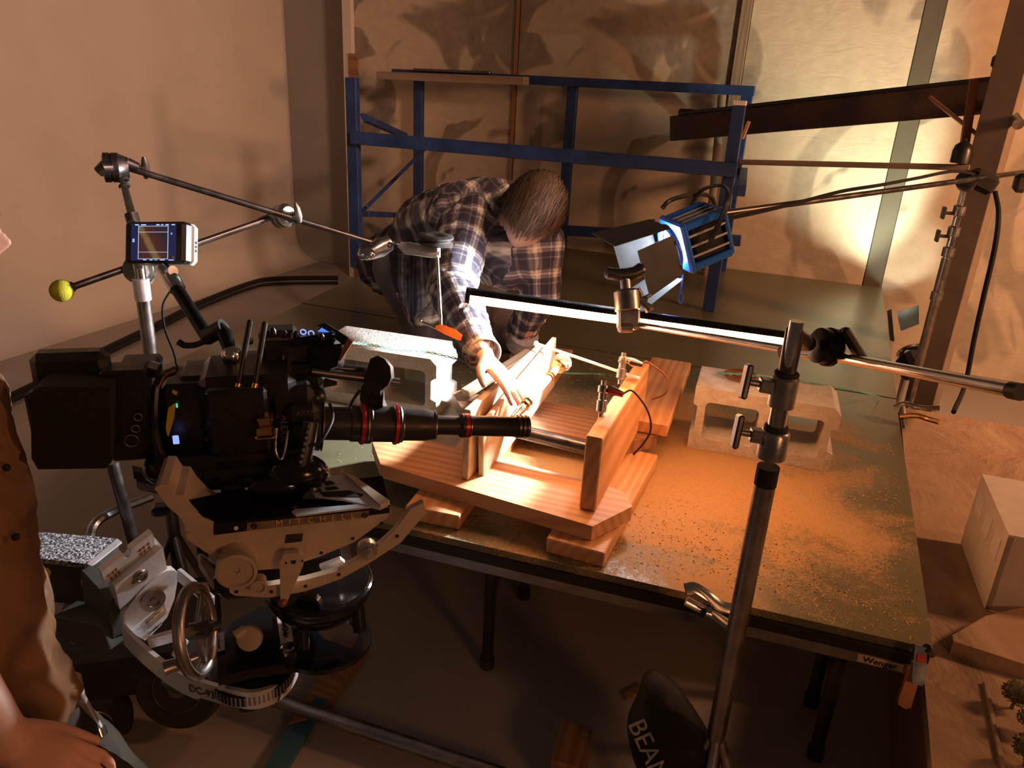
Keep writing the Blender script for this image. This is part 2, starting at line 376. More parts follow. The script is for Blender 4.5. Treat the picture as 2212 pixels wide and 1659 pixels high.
sd.build('dark_crumbs', plain('dark_crumbs', (.06, .025, .012), .8), None, 'dark wood crumbs near the front edge of the platform', 'crumbs', kind='stuff')

# ================================================================ timber frame on the platform
def pxboard(name, pxs, ztop, h, mat, label, cat='board', group=None, gd=None):
    pts = [Pz(x, y, ztop) for x, y in pxs]; mb = MB(); mb.prism(pts, (0, 0, -h))
    if gd:
        g_ = V(gd).normalized(); s_ = V((-g_.y, g_.x, 0)); mb.l = [V((p.dot(g_), p.dot(s_), p.z)) + V((random.random() * .02, 0, 0)) * 0 + V((len(pxs) * .3 + ztop, .1, .05)) for p in mb.v]
    return mb.build(name, mat, None, label, cat, group)
def board(a, b, w_, h, mat, label, name='wooden_board', cat='board', up=(0, 0, 1), ext=0): return MB().bar(a, b, w_, h, up, .0025, ext).build(name, mat, None, label, cat)
z1, z2 = T + .038, T + .076
board((-.722, 1.385, T + .019), (-.862, 2.65, T + .019), .135, .037, M['pine'], 'left wooden sleeper under the frame, its front end near the platform edge')
board((-.376, 1.40, T + .019), (-.376, 1.93, T + .019), .135, .037, M['pine'], 'right wooden sleeper under the frame, its orange end over the platform edge')
fr = thing('lumber_rig', (-.6, 1.7, z1), 'open pine box rig of upright boards holding metal rods above the sleepers', 'wooden rig')
def frp(name, mb, mat, **k): return mb.build(name, mat, fr, **k)
def px_prism(pxs, ztop, h, gd):
    mb = MB(); mb.prism([Pz(x, y, ztop) for x, y in pxs], (0, 0, -h)); g_ = V(gd).normalized(); s_ = V((-g_.y, g_.x, 0)); mb.l = [V((p.dot(g_), p.dot(s_), p.z)) for p in mb.v]; return mb
frp('cross_board', px_prism([(803, 950), (822, 1003), (1280, 1137), (1366, 1094), (1347, 1063), (1310, 1048), (870, 938)], z2, .037, (1, .05, 0)), M['pine'])
frp('cross_board', px_prism([(977, 848), (1004, 893), (1330, 962), (1420, 940), (1400, 905), (1010, 838)], z2, .037, (1, 0, 0)), M['darkwood'])
frp('upright_board', MB().bar((-.381, 1.492, z2 + .0925), (-.400, 2.03, z2 + .0925), .038, .184, bev=.003), M['pine'], label='thick right upright board with end grain facing the viewer')
frp('upright_board', MB().bar((-.690, 1.492, z2 + .0925), (-.706, 2.03, z2 + .0925), .018, .184, bev=.002), M['pale'], label='thin left upright board')
frp('upright_board', MB().box((-.672, 1.80, z2 + .09), (.014, .56, .165), Matrix.Rotation(.03, 3, 'Z') @ Matrix.Rotation(.10, 3, 'X'), .002), M['pale'], label='pale inner board standing beside the left upright')
rod = MB(); rod.cyl((-.69, 1.66, z2 + .075), (-.385, 1.655, z2 + .07), .0165, seg=28); frp('lower_axle', rod, M['darksteel'])
rod = MB(); rod.cyl((-.70, 1.97, z2 + .205), (-.37, 1.86, z2 + .20), .004, seg=12); rod.ball((-.70, 1.97, z2 + .205), .008); frp('upper_rod', rod, M['white'])
# crystal knob on its shaft
kn = thing('glass_door_knob', (-.6, 1.9, z2), 'faceted crystal door knob on a long silver tube shaft inside the frame', 'door knob')
ka, kb = D(1108, 904, 1.78), D(1212, 786, 1.97); kd = (kb - ka).normalized()
MB().cyl(ka + kd * .07, kb - kd * .06, .0095, seg=24).build('shaft', M['alu'], kn)
m_ = MB(); m_.cyl(ka, ka + kd * .045, .008, .011, seg=24); m_.cyl(ka + kd * .045, ka + kd * .07, .0085); m_.build('shaft_tip', M['chrome'], kn)
for p_ in (ka + kd * .075, ka + kd * .060, kb - kd * .06, kb - kd * .07): MB().torus(p_, kd, .009, .0035).build('brass_collar', M['brass'], kn)
MB().cyl(kb - kd * .055, kb - kd * .015, .0095, .008).build('spindle', M['alu'], kn)
MB().lathe(kb - kd * .016, kd, [(.010, -.004), (.019, 0), (.019, .004), (.011, .008)]).build('rose', M['brass'], kn)
g = N('crystal_glass'); g.out((.95, .93, .9), .04, 0); g.b.inputs['Transmission Weight'].default_value = .75; g.b.inputs['IOR'].default_value = 1.5
m_ = MB(); m_.lathe(kb - kd * .008, kd, [(.010, 0), (.019, .004), (.025, .012), (.025, .020), (.018, .030), (.009, .033)], 12); m_.build('knob', g.m, kn, ang=5)
# gobo: long wooden boards lying about
board(Pz(1340, 890, z2) * 0 + V((-.365, 1.965, z1 + .0575)), (-.40, 2.52, z1 + .0575), .135, .037, M['pine'], 'wide grained board lying behind the right upright toward the concrete block')
board(V((-.90, 1.93, z2 + .025)), V((-.80, 2.20, z2 + .09)), .035, .022, M['pale'], 'short pale stick leaning on the left end of the rear cross board')
bb = V((-.93, 1.955, z2)); MB().prism([Pz(x, y, z2 + .003) for x, y in ((1012, 868), (1023, 855), (1075, 858), (1066, 882))], (0, 0, .006)).build('wood_scrap', M['pale'], None, 'ragged pale scrap of wood on the left end of the rear cross board', 'wood scrap')
# clamps with wires
def test_clamp(px, pyt, pyb, d, label, tipcol, wirepx, ddir):
    top, bot = D(px + (3 if px > 1320 else 2), pyt, d), D(px - 6, pyb, d); ax = (bot - top).normalized()
    t = thing('jumper_probe', bot, label, 'test probe')
    L = (bot - top).length; m_ = MB(); m_.lathe(top, ax, [(.0065, 0), (.0065, L * .12), (.0115, L * .13), (.0125, L * .2), (.0125, L * .3), (.0095, L * .33), (.0095, L * .5), (.012, L * .52), (.012, L * .8), (.006, L * .86), (.006, L)], 20); m_.build('terminal_post', M['steel'], t)
    c0 = top + ax * L * .13; c1 = c0 + ddir
    m_ = MB(); m_.tube([c0, c0 + ddir * .45, c1], [.004, .008, .004], 8, flat=.6); m_.tube([c0 + V((0, 0, -.006)), c0 + ddir * .5 + V((0, 0, -.012)), c1], [.003, .006, .004], 8, flat=.6); m_.build('alligator_clip', M['chrome'], t)
    MB().tube([c0 + ddir * .35 - V((0, 0, .006)), c1 - V((0, 0, .004))], [.009, .006], 10).build('clip_sleeve', M[tipcol], t)
    w_ = [c1] + [D(x, y, d + dd) for x, y, dd in wirepx]; MB().curve(w_, .0026).build('lead', M['brownwire'], t)
test_clamp(1345, 762, 830, 1.98, 'steel terminal post with black sleeved alligator clip at the back of the right upright', 'black', [(1400, 783, .0), (1440, 815, 0), (1438, 848, 0), (1408, 863, .02)], D(1393, 786, 1.98) - D(1352, 772, 1.98))
test_clamp(1303, 822, 905, 1.80, 'steel terminal post with red sleeved alligator clip at the front of the right upright', 'red', [(1367, 845, -.01), (1398, 885, -.03), (1406, 925, -.03), (1392, 955, -.02), (1368, 982, -.0)], D(1352, 855, 1.78) - D(1310, 838, 1.80))
# ================================================================ concrete blocks
def blockmat():
    m = N('concrete_block'); v = m.coord('Object'); f = m.noise(v, 45, 5, .7); g_ = m.noise(v, 6, 3); vo = m.n('ShaderNodeTexVoronoi'); m.t.links.new(v, vo.inputs[0]); vo.inputs['Scale'].default_value = 130
    c = m.ramp(f, [(.3, (.42, .39, .35)), (.7, (.6, .57, .52))]); c = m.mix(m.ramp(g_, m.g((.5, 0), (.75, .35))), c, (.4, .33, .26))
    return m.out(c, .95, 0, m.bump(vo.outputs['Distance'], .35, .004, m.bump(f, .5, .006)))
M['concrete'] = blockmat()
def block(p, yaw, label, tilt=0):
    # cells run along local y (front to back); outer outline has notched ends
    W_, H_, D_ = .394, .192, .185; M3 = yawM(yaw); o = V(p)
    def P_(x, z, y): return o + M3 @ V((x, y, z))
    def rr(x0, x1, z0, z1, r=.014):
        out = []
        for cx, cz, a0 in ((x1 - r, z0 + r, -90), (x1 - r, z1 - r, 0), (x0 + r, z1 - r, 90), (x0 + r, z0 + r, 180)):
            for k in range(5): a = math.radians(a0 + k * 22.5); out.append((cx + r * math.cos(a), cz + r * math.sin(a)))
        return out
    outer = [(0, 0), (W_, 0), (W_, .055), (W_ - .018, .062), (W_ - .018, .125), (W_, .132), (W_, H_ - .02), (W_ - .02, H_), (0, H_), (0, .14), (.012, .132), (.012, .062), (0, .055)]
    holes = [rr(.035, .183, .035, H_ - .042), rr(.213, .358, .035, H_ - .042)]
    bm = bmesh.new(); rnd = random.Random(label); loops = []
    for poly in [outer] + holes:
        vs = [bm.verts.new(P_(x, z, 0)) for x, z in poly]; loops.append(vs)
    es = [bm.edges.new((l[i], l[(i + 1) % len(l)])) for l in loops for i in range(len(l))]
    bmesh.ops.triangle_fill(bm, edges=es, use_beauty=True)
    fs = list(bm.faces); r = bmesh.ops.extrude_face_region(bm, geom=fs); nv = [e for e in r['geom'] if isinstance(e, bmesh.types.BMVert)]
    bmesh.ops.translate(bm, verts=nv, vec=M3 @ V((0, D_, 0)))
    bmesh.ops.recalc_face_normals(bm, faces=bm.faces)
    mb = MB(); bm.verts.index_update(); mb.add([v.co.copy() for v in bm.verts], [[v.index for v in f.verts] for f in bm.faces]); bm.free()
    ob = mb.build('concrete_block', M['concrete'], None, label, 'concrete block', 'concrete blocks on the platform'); return ob
pr = Pz(1484, 965, T); pr2 = Pz(1790, 1020, T); block(pr, math.atan2(pr2.y - pr.y, pr2.x - pr.x), 'concrete block on the right of the platform with a rusty disc on top')
block((-1.385, 1.88, T), math.radians(6), 'white lit concrete block on the left behind the camera lens')
dk = MB(); c = Pz(1600, 815, T + .193); dk.lathe(c, (0, 0, 1), [(.046, 0), (.049, .003), (.049, .008), (.044, .011), (.040, .008), (.025, .007), (.020, .011), (.008, .011), (.006, .007), (0, .007)], 40)
dk.build('rusty_disc', M['copper'], None, 'round rusty cast disc lying on the right concrete block', 'metal disc')
# twisted green wire
wp = [(742, 738, 1.62), (800, 745, 1.75), (860, 755, 1.86), (920, 760, 1.95), (975, 772, 2.0), (1030, 787, 2.08)]
pts = smooth([D(x, y, d) for x, y, d in wp], 30); mb = MB()
def twist(mb, pts, amp=.0022, r=.0014, pitch=.022):
    L = 0; A = []; B = []
    for i, p in enumerate(pts):
        if i: L += (p - pts[i - 1]).length
        a = L / pitch * math.pi; o_ = V((0, math.cos(a), math.sin(a))) * amp; A.append(p + o_); B.append(p - o_)
    mb.tube(A, r, 6); mb.tube(B, r, 6)
twist(mb, pts); mb.build('twisted_wire', M['greenwire'], None, 'green and white twisted wire hanging from the camera toward the hand', 'wire')
mb = MB(); pts = smooth([Pz(x, y, z) for x, y, z in ((1160, 800, .56), (1225, 806, .5), (1290, 808, T + .006), (1330, 812, T + .008), (1410, 818, T + .045), (1500, 808, T + .05), (1560, 806, T + .2), (1700, 820, T + .2), (1830, 840, T + .17), (1900, 858, T + .006))], 30)
twist(mb, pts); mb.build('twisted_wire', M['greenwire'], None, 'thin green twisted wire running over the right concrete block', 'wire')
# dark board lying far behind the knob: rear end of the left sleeper carries a mark
# ================================================================ blue timber frame
bf = thing('blue_frame', (-1.35, 4.0, T), 'tall blue painted timber scaffold frame standing on the rear platform', 'timber frame')
def lum(a, b, name, w_=.055, h=.035, mat='blue', up=(0, -1, 0), par=bf, **k): return MB().bar(a, b, w_, h, up, .002).build(name, M[mat], par, **k)
yF, yB = 3.56, 4.58
FL, FR = V((-2.27, 3.45, 0)), V((-.435, 3.645, 0))
BL, BM, BR = Py(905, 175, yB), Py(1237, 200, yB), Py(1614, 205, yB)
def at(p, z): return V((p.x, p.y, z))
lum(at(FL, T), at(FL, 1.385), 'post', .06, .038); lum(at(FR, T), at(FR, 1.36), 'post', .055, .038)
for p in (BL, BM, BR): lum(at(p, T), at(p, 1.40), 'post', .06, .038)
a = Py(760, 297, 3.42); b_ = Py(1592, 368, 3.61); lum(a, b_, 'middle_rail', .038, .06, up=(0, 0, 1))
a = Py(850, 158, yB - .03); b_ = Py(1630, 197, yB - .03); lum(a, b_, 'top_rail', .05, .05, up=(0, 0, 1))
a = Py(885, 478, yB - .02); b_ = Py(1600, 520, yB - .02); lum(a, b_, 'lower_rail', .035, .06, up=(0, 0, 1))
fl = lambda z: at(FL, z); bl = lambda z: at(BL, z)
lum(Py(787, 452, 3.47), Py(918, 322, 4.5), 'diagonal_brace', .05, .02); lum(Py(785, 254, 3.47), Py(880, 296, 4.3), 'diagonal_brace', .045, .02)
lum(Py(1601, 412, 3.64), Py(1606, 372, yB), 'side_rail', .04, .05, up=(0, 0, 1)); lum(Py(790, 462, 3.47), Py(900, 466, 4.5), 'side_rail', .035, .03, up=(0, 0, 1))
# pale cap on the front post
MB().box(at(FR, 1.372), (.055, .04, .02), None, .002).build('post_cap', M['white'], bf, label='pale unpainted top of the front right post')
a = Py(821, 163, 4.42); b_ = Py(1137, 175, 4.42)
MB().bar(a, b_, .09, .045).build('wooden_beam', M['oldwood'], None, 'short brown beam lying on the left end of the blue frame top', 'wooden beam')
a = Py(895, 150, 4.5); b_ = Py(1060, 157, 4.5); MB().bar(a, b_, .03, .014).build('steel_strip', M['darksteel'], None, 'dark strip lying on top of the brown beam', 'metal strip')
# ================================================================ brown camera-track beam and square post on the right
bt = thing('track_beam', (-.2, 3.9, 1.25), 'long brown painted beam with black track on top, rising to the right', 'beam')
a, b_ = Py(1452, 278, 4.30), Py(2196, 205, 3.78)
MB().bar(a, b_, .05, .125).build('beam', M['brownsteel'], bt)
up_ = V((0, 0, .071)); MB().bar(a + up_ + (b_ - a) * .03, b_ + up_, .075, .016).build('track_plate', M['black'], bt)
MB().box(a + V((.07, 0, .088)), (.09, .06, .03), None, .01).build('end_clamp', M['black'], bt)
MB().box(b_ + V((-.05, 0, .12)), (.13, .09, .07), None, .02).build('cable_bundle', M['cloth_black'], bt)
MB().box(b_ + V((.16, .0, .10)), (.3, .06, .13), yawM(-.6), .01).build('end_bracket', M['black'], bt)
MB().cyl(D(2160, 215, 3.1), D(2200, 268, 2.8), .02).build('end_tube', M['steel'], bt)
sp = thing('square_post', (.56, 3.55, 0), 'tall brown square wooden post standing at the right behind the platform', 'wooden post')
px0 = V((.535, 3.55, 0)); MB().box(px0 + V((0, 0, 1.2)), (.11, .10, 2.4), yawM(math.radians(-22)), .003).build('post', M['postwood'], sp)
MB().bar(Py(2012, 213, 3.78), Py(2112, 292, 3.62), .014, .05, (0, -1, 0)).build('diagonal_brace', M['pine'], sp)
MB().bar(Py(2105, 170, 3.62), Py(2075, 370, 3.62), .03, .05, (0, -1, 0)).build('backing_strip', M['redwood'], sp)
MB().bar(Py(1603, 300, 3.95), Py(1618, 262, 3.95), .014, .05, (0, -1, 0)).build('wooden_brace', M['pine'], None, 'small diagonal wooden brace under the brown beam beside the blue post', 'brace')
MB().bar(Py(1598, 350, 3.70), Py(2095, 362, 3.52), .03, .022).build('wooden_rail', M['oldwood'], None, 'thin horizontal wooden rail from the blue post to the square post', 'rail')
c = Py(2073, 352, 3.52); MB().lathe(c, (0, 0, 1), [(.036, 0), (.036, .045), (.03, .065), (.015, .078), (.006, .084), (.006, .09)], 20).build('black_cap', M['black'], None, 'small black domed fitting standing on the thin wooden rail', 'fitting')
MB().tube([Py(1560, 205, 4.40), Py(1520, 640, 4.40)], .022).build('brown_post', M['oldwood'], None, 'brown upright pole behind the right end of the blue frame', 'pole')
# ================================================================ grip gear helpers
def knobT(mb, c, d, size=.03, up=(0, 0, 1)):
    c = V(c); d = V(d).normalized(); u = V(up) - d * V(up).dot(d); u.normalize()
    mb.cyl(c, c + d * size, .006); mb.tube([c + d * size - u * size * .75, c + d * size * 1.05 - u * size * .3, c + d * size * 1.05 + u * size * .3, c + d * size + u * size * .75], [.004, .009, .009, .004], 10, flat=.6)
def grip_head(c, axis, mat='steel', r=.03, parent=None, hub=.05):
    c = V(c); ax = V(axis).normalized()
    m_ = MB(); m_.lathe(c - ax * hub / 2, ax, [(r * .7, 0), (r, .003), (r, .016), (r * .92, .018), (r, .020), (r, .034), (r * .92, .036), (r * .7, hub)], 28)
    h = m_.build('grip_head', M[mat], parent)
    m_ = MB(); knobT(m_, c + ax * hub / 2, ax, .034); m_.build('tightening_knob', M[mat], h); return h
# ---- right combo stand in the foreground
st = thing('light_stand', (-.02, 1.11, 0), 'tall chrome light stand in the foreground holding the glowing tube', 'light stand')
B0 = D(1652, 1050, 1.28); BX, BY = B0.x, B0.y
def sp_(z): return V((BX, BY, z))
def zz(px, py): # height on the pole axis at a pixel row
    r = ray(px, py); return EYE.z + r.z * (BY / r.y)
zs = {k: zz(*v) for k, v in dict(a=(1745, 725), b=(1737, 838), c=(1728, 872), d=(1718, 925), e=(1705, 985), f=(1690, 1055), g=(1560, 1650)).items()}
MB().cyl(sp_(.1), sp_(zs['f']), .0175, seg=28).build('lower_tube', M['steel'], st)
MB().cyl(sp_(zs['f'] - .0), sp_(zs['f'] + .034), .0183, seg=28).build('tape_band', M['cloth_black'], st)
m_ = MB(); m_.lathe(sp_(zs['e'] - .01), (0, 0, 1), [(.018, 0), (.0235, .002), (.0235, .045), (.020, .05)], 28); m_.build('lower_collar', M['steel'], st)
MB().cyl(sp_(zs['e']), sp_(zs['c']), .0145, seg=24).build('middle_tube', M['chrome'], st)
m_ = MB(); m_.lathe(sp_(zs['c'] - .012), (0, 0, 1), [(.015, 0), (.021, .003), (.021, .05), (.017, .054)], 28); m_.build('upper_collar', M['steel'], st)
MB().cyl(sp_(zs['c']), sp_(zs['a'] + .02), .0105, seg=24).build('upper_tube', M['chrome'], st)
for zc in (zs['b'] - .005, zs['c'] + .045, zs['d'] - .01, zs['e'] + .045): MB().torus(sp_(zc), (0, 0, 1), .0155, .004).build('rubber_ring', M['rubber'], st)
for k, (zc, r0) in enumerate(((zs['c'] + .02, .02), (zs['e'] + .025, .023))):
    d_ = V((-.93, -.30, .12)); m_ = MB(); m_.bar(sp_(zc), sp_(zc) + d_ * .04, .02, .022); m_.cyl(sp_(zc) + d_ * .035, sp_(zc) + d_ * .062, .0055); m_.build('lock_stem', M['steel'], st)
    c = sp_(zc) + d_ * .062; m_ = MB(); m_.box(c, (.010, .026, .056), frame_from(d_, (0, .3, 1)), .006); m_.build('lock_knob', M['darksteel'], st)
for a_ in (-15, 205, 275):
    dx, dy = math.cos(math.radians(a_)), math.sin(math.radians(a_)); MB().tube([sp_(.28), sp_(.06) + V((dx, dy, 0)) * .1, sp_(.015) + V((dx, dy, 0)) * .26], .011).build('leg', M['steel'], st)
# grip head on top with its arm
hc = D(1745, 742, 1.29); m_ = MB(); m_.tube([sp_(zs['b']), sp_(zs['a']), hc], [.0135, .0145, .0135], 20); m_.build('stand_spigot', M['darksteel'], st)
ga = thing('grip_arm', D(1800, 755, 1.27), 'chrome grip arm with black knob sticking out to the right from the foreground stand', 'grip arm')
A0, A1 = D(1790, 768, 1.31), D(2200, 846, .90)
MB().cyl(D(1740, 764, 1.36), D(1800, 770, 1.30), .011).build('rod_end', M['chrome'], ga)
MB().cyl(A0, A1, .0085, seg=24).build('arm', M['chrome'], ga); MB().cyl(A1 - (A1 - A0).normalized() * .012, A1 + (A1 - A0).normalized() * .004, .0105, seg=24).build('end_cap', M['black'], ga)
ax = RX * .93 + RD * .12 + RF * .3
m_ = MB(); m_.lathe(D(1768, 746, 1.29), ax, [(.020, -.005), (.030, 0), (.030, .016), (.033, .018), (.033, .026), (.020, .034), (.014, .045)], 32); m_.build('grip_head', M['blackmetal'], ga)
m_ = MB(); c = D(1845, 748, 1.26); m_.box(c, (.014, .022, .07), frame_from(RX * .8 - RD * .5, RX * .45 + RD * .9), .006); m_.build('tightening_knob', M['black'], ga)
MB().cyl(D(1692, 762, 1.28), D(1715, 757, 1.29), .0132, seg=24).build('lower_rod_cap', M['steel'], ga)
# ---- amber tube light
tl = thing('tube_light', (-.39, 1.8, .88), 'long glowing amber tube light with black back hanging over the frame', 'tube light')
ta, tb = D(1006, 637, 1.88), D(1738, 737, 1.90); td = (tb - ta).normalized()
toeye = (EYE - (ta + tb) / 2); toeye = (toeye - td * toeye.dot(td)).normalized(); dn = V((0, 0, -1)); dn = (dn - td * dn.dot(td)).normalized()
fdir = (toeye * .55 + dn * .9).normalized(); sd_ = td.cross(fdir)
def half(mb, a, b, r, a0, a1, seg=18):
    vs = []
    for p in (a, b):
        for k in range(seg + 1):
            t_ = a0 + (a1 - a0) * k / seg; vs.append(p + (fdir * math.cos(t_) + sd_ * math.sin(t_)) * r)
    n = seg + 1; mb.add(vs, [[k, k + 1, n + k + 1, n + k] for k in range(seg)] + [list(range(n)), list(range(n, 2 * n))[::-1]])
m_ = MB(); half(m_, ta + td * .012, tb - td * .012, .019, -1.25, 1.25); m_.build('glowing_diffuser', M['tube'], tl)
m_ = MB(); half(m_, ta + td * .004, tb - td * .004, .0192, 1.25, 2 * math.pi - 1.25); m_.build('housing', M['blackmetal'], tl)
MB().cyl(ta, ta + td * .012, .0196, seg=28).build('end_cap', M['black'], tl); MB().cyl(tb - td * .012, tb, .0196, seg=28).build('end_cap', M['black'], tl)
# rod below the tube, running from the mid clamp to the stand
ra, rb_ = D(1368, 700, 1.85), D(1750, 763, 1.36)
MB().cyl(ra, rb_, .0075, seg=16).build('support_rod', M['chrome'], None, 'thin steel rod running under the right half of the glowing tube', 'rod')
cl = thing('tube_clamp', D(1355, 690, 1.84), 'gobo clamp with dark T handle gripping the middle of the glowing tube', 'clamp')
def cp(px, py, d=1.835): return D(px, py, d)
m_ = MB(); m_.lathe(cp(1356, 672), cp(1352, 620) - cp(1356, 672), [(0.0272, 0), (0.0306, 0.0027), (0.0306, 0.0462), (0.0252, 0.0517)], 28); m_.build('clamp_body', M['steel'], cl)
MB().cyl(cp(1353, 636), cp(1350, 596), 0.0129, seg=20).build('handle_stem', M['steel'], cl)
MB().tube([cp(1306, 590), cp(1312, 590), cp(1330, 593), cp(1350, 594), cp(1372, 590), cp(1386, 582), cp(1391, 580)], [0.0082, 0.015, 0.015, 0.0163, 0.0163, 0.0177, 0.0136], 16).build('t_handle', M['darksteel'], cl)
m_ = MB(); m_.box(cp(1357, 690), (0.0517, 0.0408, 0.049), Matrix((RX, RF, -RD)).transposed(), 0.0054); m_.box(cp(1352, 707), (0.0354, 0.0408, 0.0245), Matrix((RX, RF, -RD)).transposed(), 0.0041); m_.build('jaw', M['steel'], cl)
m_ = MB(); m_.cyl(cp(1375, 645), cp(1398, 648), 0.0082); m_.tube([cp(1378, 622), cp(1385, 636), cp(1383, 650)], [0.0048, 0.0068, 0.0068], 10); m_.tube([cp(1383, 650), cp(1397, 641), cp(1406, 637)], [0.0068, 0.0054, 0.0054], 10); m_.tube([cp(1383, 650), cp(1400, 664), cp(1404, 672)], [0.0068, 0.0109, 0.0109], 10); m_.build('wing_knob', M['steel'], cl)
# ---- blue fresnel lamp
fz = thing('fresnel_lamp', D(1450, 520, 2.02), 'blue studio fresnel lamp with black barn doors pointing left and down', 'studio lamp')
lc, bc = D(1432, 545, 2.02), D(1530, 470, 2.10)        # lens centre and back centre
la = (lc - bc).normalized() ; la = V((-.743, -.557, -.371)).normalized()
lx = la.cross(V((0, 0, 1))).normalized(); lz = lx.cross(la)   # lx: right of beam, lz: up
Lm = Matrix((lx, la, lz)).transposed()
lc = D(1445, 535, 2.04); bc = lc - la * .16
m_ = MB(); m_.box(lc - la * .095, (.125, .12, .125), Lm, .018); m_.build('lamp_housing', M['black'], fz)
m_ = MB()
for sx, sz in ((-1, 1), (1, 1), (-1, -1), (1, -1)): m_.box(lc - la * .095 + lx * sx * .060 + lz * sz * .060, (.022, .122, .022), Lm, .004)
m_.box(lc - la * .028, (.15, .02, .15), Lm, .02); m_.box(lc - la * .158, (.135, .012, .135), Lm, .01); m_.build('blue_frame_panel', M['lampblue'], fz)
m_ = MB()
for sx in (-1, 1):
    for k in (-.03, 0, .03): m_.box(lc - la * .095 + lx * sx * .0645 + lz * k, (.006, .115, .007), Lm, .002)
for k in (-.03, 0, .03): m_.box(lc - la * .095 + lz * .0645 + lx * k, (.007, .115, .006), Lm, .002)
m_.build('cooling_ribs', M['alu'], fz)
m_ = MB(); m_.torus(lc - la * .004, la, .062, .008); m_.build('lens_ring', M['lampblue'], fz)
m_ = MB(); m_.lathe(lc - la * .012, la, [(0, .010), (.02, .009), (.04, .006), (.054, .0)], 32); m_.build('fresnel_glass', M['lens_glow'], fz)
def door(u, v_, w0, w1, L, ang):      # barn door leaf hinged at offset v_ (unit) , opening by ang from beam
    h = lc + v_ * .078 + la * .008; dirn = (la * math.cos(ang) + v_ * math.sin(ang)); n_ = dirn.cross(u).normalized()
    pts = [h - u * w0, h + u * w0, h + u * w1 + dirn * L, h - u * w1 + dirn * L]
    MB().prism(pts, n_ * .002).build('barn_door', M['barn'], fz)
    for s_ in (-1, 1): MB().cyl(h + u * s_ * w0 * .7, h + u * s_ * w0 * .5, .004).build('hinge', M['darksteel'], fz)
M['barn'] = plain('black_barn_door_paint', (.035, .035, .036), .45, .2, .15, 20)
door(lx, lz, .07, .09, .175, .12); door(lx, -lz, .07, .085, .15, .25); door(lz, -lx, .06, .07, .13, .30); door(lz, lx, .06, .07, .12, .35)
m_ = MB(); yk = [lc - la * .09 + lx * .082 + lz * 0, lc - la * .16 + lx * .085 + lz * .09, lc - la * .20 + lz * .11, lc - la * .16 - lx * .085 + lz * .09, lc - la * .09 - lx * .082]
m_.tube(smooth(yk, 8), .0075, 8, flat=.5); m_.build('yoke', M['black'], fz)
for o_ in [o_ for o_ in COL.objects if o_.parent == fz]:     # the lamp is a compact one: size it down about its lens
    l0 = lc - WORLD[fz.name]
    for v_ in o_.data.vertices: v_.co = l0 + (v_.co - l0) * .92
MB().curve([D(1430, 450, 2.05), D(1450, 432, 2.05), D(1500, 420, 2.1), D(1535, 425, 2.15), D(1548, 455, 2.18)], .006).build('power_cable', M['black'], fz)
MB().curve([D(1484, 550, 2.1), D(1476, 590, 2.1), D(1470, 632, 2.1), D(1465, 645, 2.1), D(1470, 655, 2.1), D(1475, 645, 2.1), D(1471, 632, 2.1)], .0028).build('safety_cord', M['blue'], fz)
lamp('fresnel_beam', 'SPOT', lc + la * .012, lc + la * 1.2 , 150, (.93, .96, 1.0), spot_size=math.radians(80), spot_blend=.18, shadow_soft_size=.03)
# arm to the rear stand
sa = thing('boom_arm', D(2000, 400, 2.45), 'dark boom arm reaching from the rear stand to the blue lamp', 'boom arm')
e0, e1 = D(1552, 462, 2.16), D(2212, 372, 2.86); MB().cyl(e0, e1, .009).build('arm', M['darksteel'], sa)
m_ = MB(); m_.box(e0, (.05, .03, .035), frame_from(e1 - e0), .006); m_.box(D(1555, 482, 2.16), (.03, .02, .02), None, .004); m_.build('lamp_bracket', M['darksteel'], sa)
MB().curve([D(1560, 475, 2.16), D(1640, 458, 2.2), D(1730, 436, 2.26), D(1820, 413, 2.32), D(1900, 400, 2.38), D(1980, 385, 2.6), D(2060, 370, 2.7), D(2110, 378, 2.76)], .0055).build('lamp_cable', M['cloth_black'], None, 'black power cable running along the boom arm of the blue lamp', 'cable')
ls = thing('light_stand', (.43, 3.05, 0), 'chrome light stand behind the platform right edge carrying the boom arm', 'light stand')
hd = D(2088, 392, 2.78); gx, gy = hd.x, hd.y
def s2(z): return V((gx, gy, z))
def z2_(px, py): r = ray(px, py); return EYE.z + r.z * (gy / r.y)
MB().cyl(s2(.1), s2(z2_(2060, 560)), .0165).build('lower_tube', M['steel'], ls); MB().cyl(s2(z2_(2060, 560)), s2(z2_(2075, 470)), .013).build('middle_tube', M['chrome'], ls); MB().cyl(s2(z2_(2075, 470)), s2(hd.z), .009).build('upper_tube', M['chrome'], ls)
for px, py in ((2078, 455), (2070, 500), (2062, 545), (2040, 640)): MB().lathe(s2(z2_(px, py) - .02), (0, 0, 1), [(.012, 0), (.021, .002), (.021, .035), (.012, .04)], 20).build('collar', M['steel'], ls)
for px, py in ((2070, 462), (2060, 512)):
    zc = z2_(px, py); d_ = V((-.95, -.2, 0)); m_ = MB(); m_.cyl(s2(zc), s2(zc) + d_ * .05, .006); m_.box(s2(zc) + d_ * .052, (.010, .028, .045), frame_from(d_), .005); m_.build('lock_knob', M['darksteel'], ls)
grip_head(hd, RF * .8 + RX * .5, 'darksteel', .036, ls)
for a_ in (50, 130, -90):
    dx, dy = math.cos(math.radians(a_)), math.sin(math.radians(a_)); MB().tube([s2(.3), s2(.02) + V((dx * .10, dy * .09, 0))], .010).build('leg', M['steel'], ls)
MB().box(D(2122, 392, 2.77), (.10, .05, .07), frame_from(RX * .9 + RD * .45), .02).build('cable_tape_bundle', M['cloth_black'], None, 'bulky black tape wrapped bundle of cable at the top of the rear stand', 'cable bundle')
